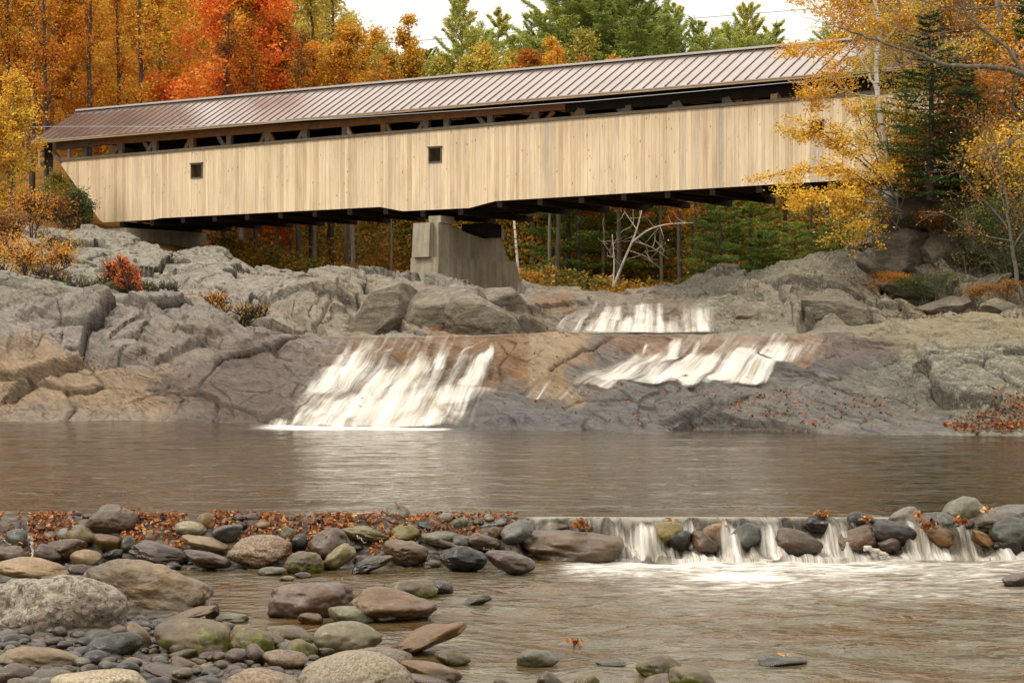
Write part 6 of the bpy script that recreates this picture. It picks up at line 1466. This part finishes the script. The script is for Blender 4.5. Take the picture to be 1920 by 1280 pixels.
for px, Y, H in [(1065, 107, 8), (1350, 100, 5.0), (1430, 97, 3.6), (1410, 102, 5.4), (1490, 100, 3.8), (1540, 98, 3.4), (1575, 101, 4.2), (1180, 111, 8)]:
    plant('h1', px, Y, H=H, leaf='hem', where=D_, wide=1.5)
do_plants()
# the red maple
W_, L_ = broadleaf(21, 17, 0.06, 5.0, 34000, 0.12, 44, 0.22, bare=0.1, up=0.35, top=0.1)
X, z = gz(455, 108)
rm = assemble('maple_tree', (W_, L_), 'grey', 'scarlet', 'brilliant scarlet orange maple glowing behind the bridge roof', 'tree', (X, 108, z), 0.4); rm.scale = (1.0, 1.0, (CAMZ + (HOR + 60) / F * 108 - z) / 17)
rm2 = copy_tree(rm, (gz(545, 112)[0], 112, gz(545, 112)[1]), 2.0, 0.66, 'smaller deep red maple at the edge of the scarlet one')
rm2.scale = (0.55, 0.55, (CAMZ + (HOR - 90) / F * 112 - gz(545, 112)[1]) / 17)
# yellow tree at the far left bank
g = broadleaf(23, 8, 0.05, 2.2, 14000, 0.075, 30, 0.08, bare=0.1, up=0.6, multi=2)
p = W(10, 440, 95)
assemble('birch_tree', g, 'grey', 'gold', 'small golden birch beside the far bridge portal', 'tree', (p[0], 95, p[2]), 0)
g2 = broadleaf(24, 6, 0.05, 1.8, 11000, 0.07, 26, 0.06, up=0.6, multi=2)
p = W(128, 440, 103); rt_ = assemble('birch_tree', g2, 'grey', 'yelgrn', 'bushy green gold sapling behind the slanted end of the siding', 'tree', (p[0], 103, p[2]), 0); rt_.scale = (0.7, 0.7, 0.7)
def shrub(px, py, Y, H, R, nl, leaf, label, seed, ls=0.06, cat='shrub', name='shrub', nb=16, up=0.6):
    g = broadleaf(seed, H, 0.02, R, nl, ls, nb, 0.025, up=up, multi=3, fill=1.4); p = W(px, py, Y)
    return assemble(name, g, 'dark', leaf, label, cat, p, 0, None, 'foliage')
shrub(160, 418, 94, 1.3, 0.9, 2600, 'green', 'green bush at the bottom corner of the board siding', 31)
shrub(120, 425, 93, 1.0, 1.3, 2200, 'rusty', 'low rusty bush on the rock crest beside the bridge', 32)
shrub(265, 554, 56, 0.92, 0.30, 1100, 'scarlet', 'little scarlet sapling in a cleft of the bank', 33, 0.045, 'sapling', 'sapling')
shrub(236, 558, 56.5, 0.35, 0.25, 700, 'green', 'low green weeds around the scarlet sapling', 34, 0.035)
shrub(180, 535, 57, 0.35, 0.2, 220, 'orange', 'tiny orange seedling on the grey bank', 35, 0.035)
shrub(218, 556, 56, 0.3, 0.2, 500, 'green', 'dark green weeds beside the scarlet sapling', 36, 0.035)
shrub(408, 584, 57.5, 0.16, 0.4, 800, 'orange', 'orange weeds in the long crack of the bank', 37, 0.035)
shrub(440, 599, 57.0, 0.12, 0.35, 600, 'orange', 'small orange weeds lower down the long crack', 38, 0.03)
shrub(50, 525, 60, 0.5, 1.1, 3600, 'orange', 'rusty grass and ferns behind the smooth hump', 39, 0.04)
shrub(-30, 480, 66, 1.3, 1.2, 4500, 'rusty', 'rust coloured brush at the frame edge on the bank', 40, 0.05)
shrub(60, 430, 80, 1.0, 1.2, 1500, 'orange', 'orange brush in a fold of the upper bank', 41, 0.05)
# bleached bare tree across the river
def bare_tree():
    rs = np.random.RandomState(77); m = MB(); Y = 98
    def br(pts, r0, r1, k=5):
        P_ = np.array([W(x, y, Y + d) for x, y, d in pts]); tt = np.linspace(0, len(P_) - 1, 12)
        Q_ = np.stack([np.interp(tt, np.arange(len(P_)), P_[:, i]) for i in range(3)], -1); Q_ = blur(Q_, 2); m.tube(Q_, np.linspace(r0, r1, 12), k); return Q_
    mains = [br([(1150, 540, 0), (1165, 500, 0), (1185, 455, 0), (1195, 430, 0), (1203, 395, 0)], 0.09, 0.03), br([(1185, 455, 0), (1215, 430, -.5), (1250, 420, -1), (1300, 418, -1.3)], 0.07, 0.02), br([(1150, 535, 0), (1152, 490, .5), (1148, 440, .8)], 0.06, 0.02),
             br([(1187, 452, 0), (1220, 462, .5), (1255, 486, 1)], 0.04, 0.012), br([(1180, 470, 0), (1210, 480, .5), (1240, 505, 1)], 0.04, 0.012), br([(1165, 500, 0), (1140, 470, -.5), (1130, 450, -.6)], 0.03, 0.01), br([(1195, 432, 0), (1180, 410, .3), (1170, 395, .5)], 0.03, 0.01)]
    for b in mains:
        for _ in range(7):
            i = rs.randint(3, 11); s = curve_pts(b[i], rs.normal(size=3) + [0, 0, .3], rs.uniform(0.5, 1.4), 4, rs, 0.1, 0.2); m.tube(s, np.linspace(0.018, 0.006, 5), 3)
    root = empty('bare_tree', W(1150, 540, Y)); tag(root, 'bleached leafless tree leaning over the far river bank', 'tree'); o = m.build('trunk', BK['dead'], root); o.matrix_parent_inverse = Matrix.Translation(-root.location)
bare_tree()
for px0, y0, px1, y1, Y, r, mt, lab in [(975, 540, 958, 400, 100, 0.09, 'birch', 'thin white birch stem standing beside the concrete pier')]:
    m = MB(); m.tube([W(px0, y0 + 10, Y), W((px0 + px1) / 2 + 2, (y0 + y1) / 2, Y), W(px1, y1 - 60, Y)], [r, r * .8, r * .5], 6); root = empty('birch_tree', W(px0, y0, Y)); tag(root, lab, 'tree'); o = m.build('trunk', BK[mt], root); o.matrix_parent_inverse = Matrix.Translation(-root.location)
# undergrowth on the far bank and the wood on the hillside behind, too many leaves to count
def cloud(name, label, regions, leaf, seed, ls):
    rs = np.random.RandomState(seed); Cs = []
    for (x0, x1, Y0, Y1, h, ncl, per, rad) in regions:
        for _ in range(ncl):
            px, Y = rs.uniform(x0, x1), rs.uniform(Y0, Y1); X, z = gz(px, Y); c = np.array([X, Y, z + rs.rand() ** 1.3 * h])
            n = int(per * rs.uniform(0.4, 1.5)); Cs.append(np.concatenate([c + rs.normal(size=(n, 3)) * np.array([rad, rad, rad * 0.55]) * rs.uniform(0.5, 1.3), np.full((n, 1), rs.rand())], 1))
    C = np.concatenate(Cs); n = len(C); V, Q = leaves_quads(C[:, :3], rs.uniform(0.6, 1.4, n) * ls, rs, 0.3)
    o = make_mesh(name, V, [Q], LF[leaf], attrs={'rnd': ('FACE', np.clip(C[:, 3] * 0.6 + rs.rand(n) * 0.4, 0, 1))}, smooth=False); tag(o, label, kind='stuff')
cloud('undergrowth', 'orange and green undergrowth covering the far bank under the bridge', [(380, 1660, 98, 103, 0.9, 420, 60, 0.35), (380, 1680, 109, 128, 8.0, 1900, 60, 0.6), (1000, 1400, 94, 98, 0.5, 120, 40, 0.4)], 'under', 51, 0.11)
cloud('distant_wood', 'dense autumn wood filling the hillside behind the nearer trees', [(-250, 600, 130, 165, 12, 1700, 60, 0.9)], 'orange', 52, 0.18)
cloud('distant_wood', 'pale yellow wood behind the slim trees at the middle of the bridge roof', [(560, 1000, 130, 150, 5.5, 600, 55, 0.8)], 'yelgrn', 54, 0.16)
cloud('distant_wood', 'dense green wood behind the pines above the bridge roof', [(820, 1620, 134, 155, 9.5, 900, 60, 0.9)], 'pine', 53, 0.18)

# ------------------------------------------------------------------ right bank: birch, spruces, brush
def path(pts, Y, n=14, seed=0, wob=0.0):
    P_ = np.array([W(a[0], a[1], Y + (a[2] if len(a) > 2 else 0)) for a in pts]); tt = np.linspace(0, len(P_) - 1, n)
    Q_ = np.stack([np.interp(tt, np.arange(len(P_)), P_[:, k]) for k in range(3)], -1); Q_ = blur(Q_, 1)
    return Q_ + np.random.RandomState(seed).normal(size=Q_.shape) * wob
def sprayed(kind, label, Y, limbs, bark, leaf, nl, ls, seed, sg=0.16, group=None, sub=7, subL=(0.5, 1.3), cat='tree', droop=0.0, crown='crown'):
    """tree given by traced limbs: (points, r0, r1, leafiness, fraction where leaves begin)"""
    rs = np.random.RandomState(seed); m = MB(); C, Wt = [], []
    for li, (pts, r0, r1, lf, fb) in enumerate(limbs):
        n = max(8, len(pts) * 3); b = path(pts, Y, n, seed + li, 0.02); m.tube(b, np.linspace(r0, r1, n), 7 if r0 > 0.06 else 5)
        if lf <= 0: continue
        L = np.linalg.norm(b[-1] - b[0]); k = int(sub * max(1, L * 0.8))
        for _ in range(k):
            g = rs.uniform(fb, 1.0) * (n - 1.01); i0 = int(g); p0 = b[i0] + (b[i0 + 1] - b[i0]) * (g - i0); d = (b[min(i0 + 1, n - 1)] - b[i0]); d /= np.linalg.norm(d) + 1e-9
            d = d * 0.6 + rs.normal(size=3) * np.array([0.8, 0.8, 0.35]) + [0, 0, -droop]; s = curve_pts(p0, d, rs.uniform(*subL), 5, rs, 0.0, 0.12); m.tube(s, np.linspace(0.011, 0.004, 6), 3)
            dn = rs.uniform(0.2, 1.5) * lf
            for z in range(1, 6): C.append(s[z]); Wt.append(dn)
    C = np.array(C); Wt = np.array(Wt) / sum(Wt); pick = rs.choice(len(C), nl, p=Wt); Lc = C[pick] + rs.normal(size=(nl, 3)) * np.array([sg, sg, sg * 0.5]); V, Q = leaves_quads(Lc, rs.uniform(0.65, 1.3, nl) * ls, rs, 0.5)
    p0 = W(*limbs[0][0][0][:2], Y); root = empty(kind, p0); tag(root, label, cat, group)
    o = m.build('trunk', BK[bark], root); o.matrix_parent_inverse = Matrix.Translation(-root.location)
    o = make_mesh(crown, V, [Q], LF[leaf], root, attrs={'rnd': ('FACE', np.clip(rs.rand(len(C))[pick] * 0.4 + rs.rand(nl) * 0.6, 0, 1))}, smooth=False); o.matrix_parent_inverse = Matrix.Translation(-root.location)
    return root
sprayed('birch_tree', 'white barked birch with golden leaves arching over the near end of the bridge', 63,
    [([(1672, 362), (1664, 310), (1655, 240), (1642, 175), (1644, 110), (1650, 60), (1640, 0), (1632, -70)], 0.125, 0.04, 0.12, 0.5),
     ([(1643, 170), (1625, 130), (1608, 100), (1590, 40), (1580, -30)], 0.05, 0.02, 0.9, 0.3),
     ([(1645, 90), (1690, 40), (1720, -10)], 0.035, 0.012, 1.0, 0.2), ([(1647, 105), (1600, 60), (1540, 20), (1500, -15)], 0.03, 0.008, 0.55, 0.2),
     ([(1610, 100, -.5), (1570, 90, -1), (1510, 85, -1.2), (1490, 110, -1.5)], 0.025, 0.008, 1.3, 0.2), ([(1608, 105, .5), (1560, 120, .2), (1530, 150, 0)], 0.022, 0.008, 1.3, 0.2),
     ([(1646, 182, -.5), (1600, 175, -1), (1550, 165, -1.4), (1515, 185, -1.6)], 0.025, 0.008, 1.2, 0.3), ([(1650, 60), (1600, 20), (1570, -20)], 0.03, 0.008, 1.2, 0.1)],
    'birch', 'gold', 8000, 0.052, 61, 0.15)
sprayed('birch_tree', 'low golden branches of a young birch spreading across the bridge siding', 61,
    [([(1690, 410), (1680, 370), (1650, 330), (1610, 300), (1560, 262), (1500, 225)], 0.05, 0.010, 1.0, 0.3), ([(1680, 372, -.5), (1630, 345, -1), (1575, 308, -1.2), (1520, 315, -1.4), (1450, 330, -1.6)], 0.03, 0.006, 1.0, 0.35),
     ([(1650, 330, .3), (1600, 270, .3), (1560, 245, 0), (1480, 252, -.3)], 0.022, 0.006, 1.3, 0.4), ([(1680, 372, .5), (1640, 290, .8), (1600, 200, .8)], 0.03, 0.008, 1.0, 0.2),
     ([(1690, 395, -1), (1630, 380, -1.5), (1560, 368, -2), (1510, 372, -2.2)], 0.025, 0.006, 1.6, 0.35), ([(1692, 400, -.6), (1650, 400, -.6), (1600, 410, -.6), (1560, 450, -.8)], 0.02, 0.006, 0.9, 0.4), ([(1690, 395, .5), (1650, 370, .8), (1610, 350, .8), (1590, 320, .8)], 0.02, 0.006, 1.4, 0.3)],
    'dark', 'gold', 9500, 0.05, 62, 0.15)
sprayed('beech_sapling', 'orange leaved sapling hanging over the cliff edge beside the dark spruce', 62,
    [([(1690, 430), (1660, 400), (1610, 375), (1560, 365)], 0.03, 0.008, 1.0, 0.3), ([(1680, 440), (1640, 430), (1600, 400), (1570, 380)], 0.02, 0.006, 1.0, 0.3), ([(1680, 430), (1700, 360), (1690, 280), (1700, 200)], 0.03, 0.01, 1.0, 0.2), ([(1650, 520), (1620, 470), (1590, 430), (1575, 400)], 0.025, 0.006, 0.5, 0.5)],
    'lich', 'gold', 3400, 0.05, 63, 0.16)
sp = conifer(71, 15, 0.02, 2.6, 150, 300, 0.085, -0.12, 0.16, gaps=0.1, plume=0.38, whorl=6)
SP = []
def spruce(px, py, Y, H, wide, label):
    p = W(px, py, Y)
    if not SP: r = assemble('spruce_tree', sp, 'dark', 'spruce', label, 'tree', p, 0.3, 'dark spruces on the cliff'); SP.append(r)
    else: r = copy_tree(SP[0], p, px * 0.7, 1, label)
    r.scale = (H / 15 * wide, H / 15 * wide, H / 15)
spruce(1745, 362, 61.8, 6.0, 1.9, 'tall dark spruce behind the white birch'); spruce(1705, 372, 64.6, 1.6, 2.2, 'small dark spruce at the foot of the white birch'); spruce(1650, 440, 64, 1.7, 1.7, 'low spruce bough overhanging the cliff edge')
spruce(1815, 360, 63.0, 4.2, 1.9, 'second dark spruce behind the cliff brush'); spruce(1925, 420, 66, 8, 1.4, 'dark spruce at the frame edge behind the brush'); spruce(1780, 362, 65.0, 2.2, 2.0, 'short spruce between the tall one and the cliff')
sprayed('birch_tree', 'leafy yellow green birch filling the gap behind the white birch trunk', 65,
    [([(1712, 380), (1706, 300), (1700, 200), (1690, 100), (1684, 0), (1680, -60)], 0.07, 0.02, 0.6, 0.2), ([(1704, 260), (1670, 220), (1640, 200)], 0.03, 0.01, 1.0, 0.2), ([(1700, 200), (1660, 140), (1620, 110)], 0.03, 0.01, 1.0, 0.2),
     ([(1700, 210), (1740, 150), (1770, 100)], 0.03, 0.01, 1.0, 0.2), ([(1695, 130), (1660, 70), (1640, 40)], 0.03, 0.01, 1.0, 0.2), ([(1706, 300), (1670, 280), (1630, 270)], 0.03, 0.01, 1.0, 0.2), ([(1690, 100), (1720, 40), (1740, -10)], 0.03, 0.01, 1.0, 0.2), ([(1706, 320), (1740, 280), (1770, 250)], 0.03, 0.01, 1.0, 0.2)],
    'grey', 'yelgrn', 9000, 0.055, 68, 0.22)
T1 = 'tall grey trunked maple behind the cliff'
sprayed('maple_tree', 'tall grey trunked maple with orange leaves directly behind the cliff', 70, [([(1835, 420), (1832, 300), (1828, 150), (1820, 0), (1815, -120)], 0.24, 0.16, 0.3, 0.5), ([(1830, 200), (1790, 100), (1760, 0), (1740, -60)], 0.06, 0.02, 1.0, 0.2), ([(1830, 160), (1880, 80), (1900, 0)], 0.06, 0.02, 1, 0.2), ([(1830, 100), (1780, 30), (1740, 20)], 0.05, 0.02, 1, 0.2), ([(1832, 250), (1800, 220), (1770, 230)], 0.03, 0.01, 1, 0.2)], 'grey', 'rusty', 7000, 0.065, 64, 0.28)
sprayed('maple_tree', 'second tall grey maple trunk nearer the frame edge with rusty leaves', 68, [([(1892, 520), (1888, 400), (1885, 300), (1878, 150), (1872, 0), (1868, -120)], 0.19, 0.13, 0.3, 0.5), ([(1885, 250), (1920, 150), (1960, 60)], 0.05, 0.02, 1, .2), ([(1880, 200), (1850, 120), (1840, 40)], 0.05, 0.02, 1, .2), ([(1888, 330), (1930, 280), (1980, 240)], 0.05, 0.02, 1, .2), ([(1878, 120), (1920, 60), (1940, -20)], 0.05, 0.02, 1, .2)], 'grey', 'gold', 6000, 0.062, 65, 0.28)
bk = broadleaf(25, 13, 0.1, 3.6, 15000, 0.085, 34, 0.14, bare=0.1)
BKT = []
for px, py, Y, H, lf, lab in [(1730, 330, 78, 14, 'rusty', 'rusty leaved tree rising behind the tall spruce'), (1850, 360, 80, 14, 'gold', 'golden leaved tree behind the two grey trunks'), (1960, 380, 76, 13, 'rusty', 'rusty leaved tree at the frame edge above the cliff'), (1660, 330, 84, 12, 'gold', 'golden tree hiding the near portal of the bridge'), (1800, 300, 90, 16, 'gold', 'tall golden tree at the back of the near bank')]:
    p = W(px, py, Y)
    if not BKT: r = assemble('maple_tree', bk, 'grey', 'rusty', lab, 'tree', p, 0, 'broadleaf trees behind the cliff'); BKT.append(r)
    else: r = copy_tree(BKT[0], p, px * 0.9, 1, lab, lf)
    r.scale = (H / 13,) * 3
# brush on and around the cliff
BR = broadleaf(26, 3.2, 0.02, 1.5, 6000, 0.05, 22, 0.03, up=0.7, multi=3, fill=2.2, bare=0.2); BRT = []
for px, py, Y, H, lf, lab in [(1740, 395, 64, 2.6, 'rusty', 'rusty twiggy brush on the cliff top beside the spruce'), (1800, 400, 63.5, 3.0, 'orange', 'orange twiggy brush over the broad dark block'), (1860, 420, 62.5, 3.6, 'rusty', 'tall rusty brush beside the grey trunk'), (1915, 450, 61.5, 3.8, 'gold', 'golden brush at the frame edge on the cliff'),
                              (1830, 500, 61.2, 2.0, 'green', 'green brush in the hollow of the cliff'), (1900, 520, 60.0, 2.6, 'green', 'green and brown brush at the frame edge in the cliff hollow'), (1745, 560, 59.5, 1.0, 'green', 'ferns and weeds on the leafy shelf'), (1660, 545, 60.5, 0.8, 'orange', 'orange weeds at the top of the leafy shelf'),
                              (1770, 450, 62.3, 1.4, 'rusty', 'thin reddish brush in front of the rounded dark block'), (1880, 580, 58.8, 1.1, 'rusty', 'rusty weeds at the foot of the cliff'), (1790, 320, 65.5, 3.4, 'rusty', 'rusty brush high behind the cliff top'), (1880, 340, 65, 4.0, 'orange', 'orange brush high behind the cliff top'), (1700, 330, 65.5, 2.4, 'yelgrn', 'yellow green brush by the birch trunk')]:
    p = W(px, py, Y)
    if not BRT: r = assemble('shrub', BR, 'lich', 'rusty', lab, 'shrub', p, 0, 'brush on the cliff', 'foliage'); BRT.append(r)
    else: r = copy_tree(BRT[0], p, px * 1.3, 1, lab, lf if lf != 'rusty' else None)
    r.scale = (H / 3.2 * (1.9 if H < 1.6 else 1.0), H / 3.2 * (1.5 if H < 1.6 else 1.0), H / 3.2 * (0.75 if H < 1.6 else 1.0))
sprayed('leaning_sapling', 'slim grey brown sapling curving up from the foot of the cliff', 58, [([(1917, 560), (1905, 510), (1895, 450), (1890, 400), (1880, 330), (1860, 250)], 0.075, 0.02, 0.4, 0.3), ([(1900, 452), (1840, 440), (1790, 410), (1760, 392)], 0.03, 0.008, 0.4, 0.3), ([(1893, 430), (1850, 380), (1810, 340), (1770, 290)], 0.03, 0.008, 0.4, 0.3), ([(1890, 400), (1850, 300), (1850, 220)], 0.02, 0.008, 0.4, 0.3), ([(1896, 470), (1930, 420), (1950, 360)], 0.03, 0.008, 0.4, 0.3)], 'lich', 'rusty', 1300, 0.045, 66, 0.16)
sprayed('overhanging_tree', 'lichened bare limbs reaching in from a tree beyond the frame edge', 50,
    [([(2060, 300), (1990, 180), (1925, 140), (1880, 126), (1840, 125), (1770, 122), (1720, 100), (1650, 78), (1600, 62), (1560, 44)], 0.11, 0.012, 0.25, 0.2), ([(1990, 200), (1925, 145), (1895, 95), (1850, 60), (1812, 30), (1790, -10), (1775, -60)], 0.06, 0.02, 0.2, 0.3),
     ([(1990, 50), (1920, 5), (1870, 12), (1800, 20), (1760, 10), (1700, -5)], 0.03, 0.012, 0.2, 0.3), ([(1990, 60), (1920, 48), (1870, 52), (1800, 55), (1740, 66), (1690, 55), (1670, 40)], 0.022, 0.008, 0.3, 0.3),
     ([(1720, 100), (1700, 70), (1680, 20)], 0.014, 0.006, 0.3, 0.3), ([(1770, 122), (1730, 110), (1690, 120), (1640, 110)], 0.014, 0.006, 0.3, 0.3), ([(1990, 250), (1925, 252), (1880, 275), (1845, 300)], 0.02, 0.008, 0.3, 0.3)], 'lich', 'rusty', 1500, 0.04, 67, 0.14)
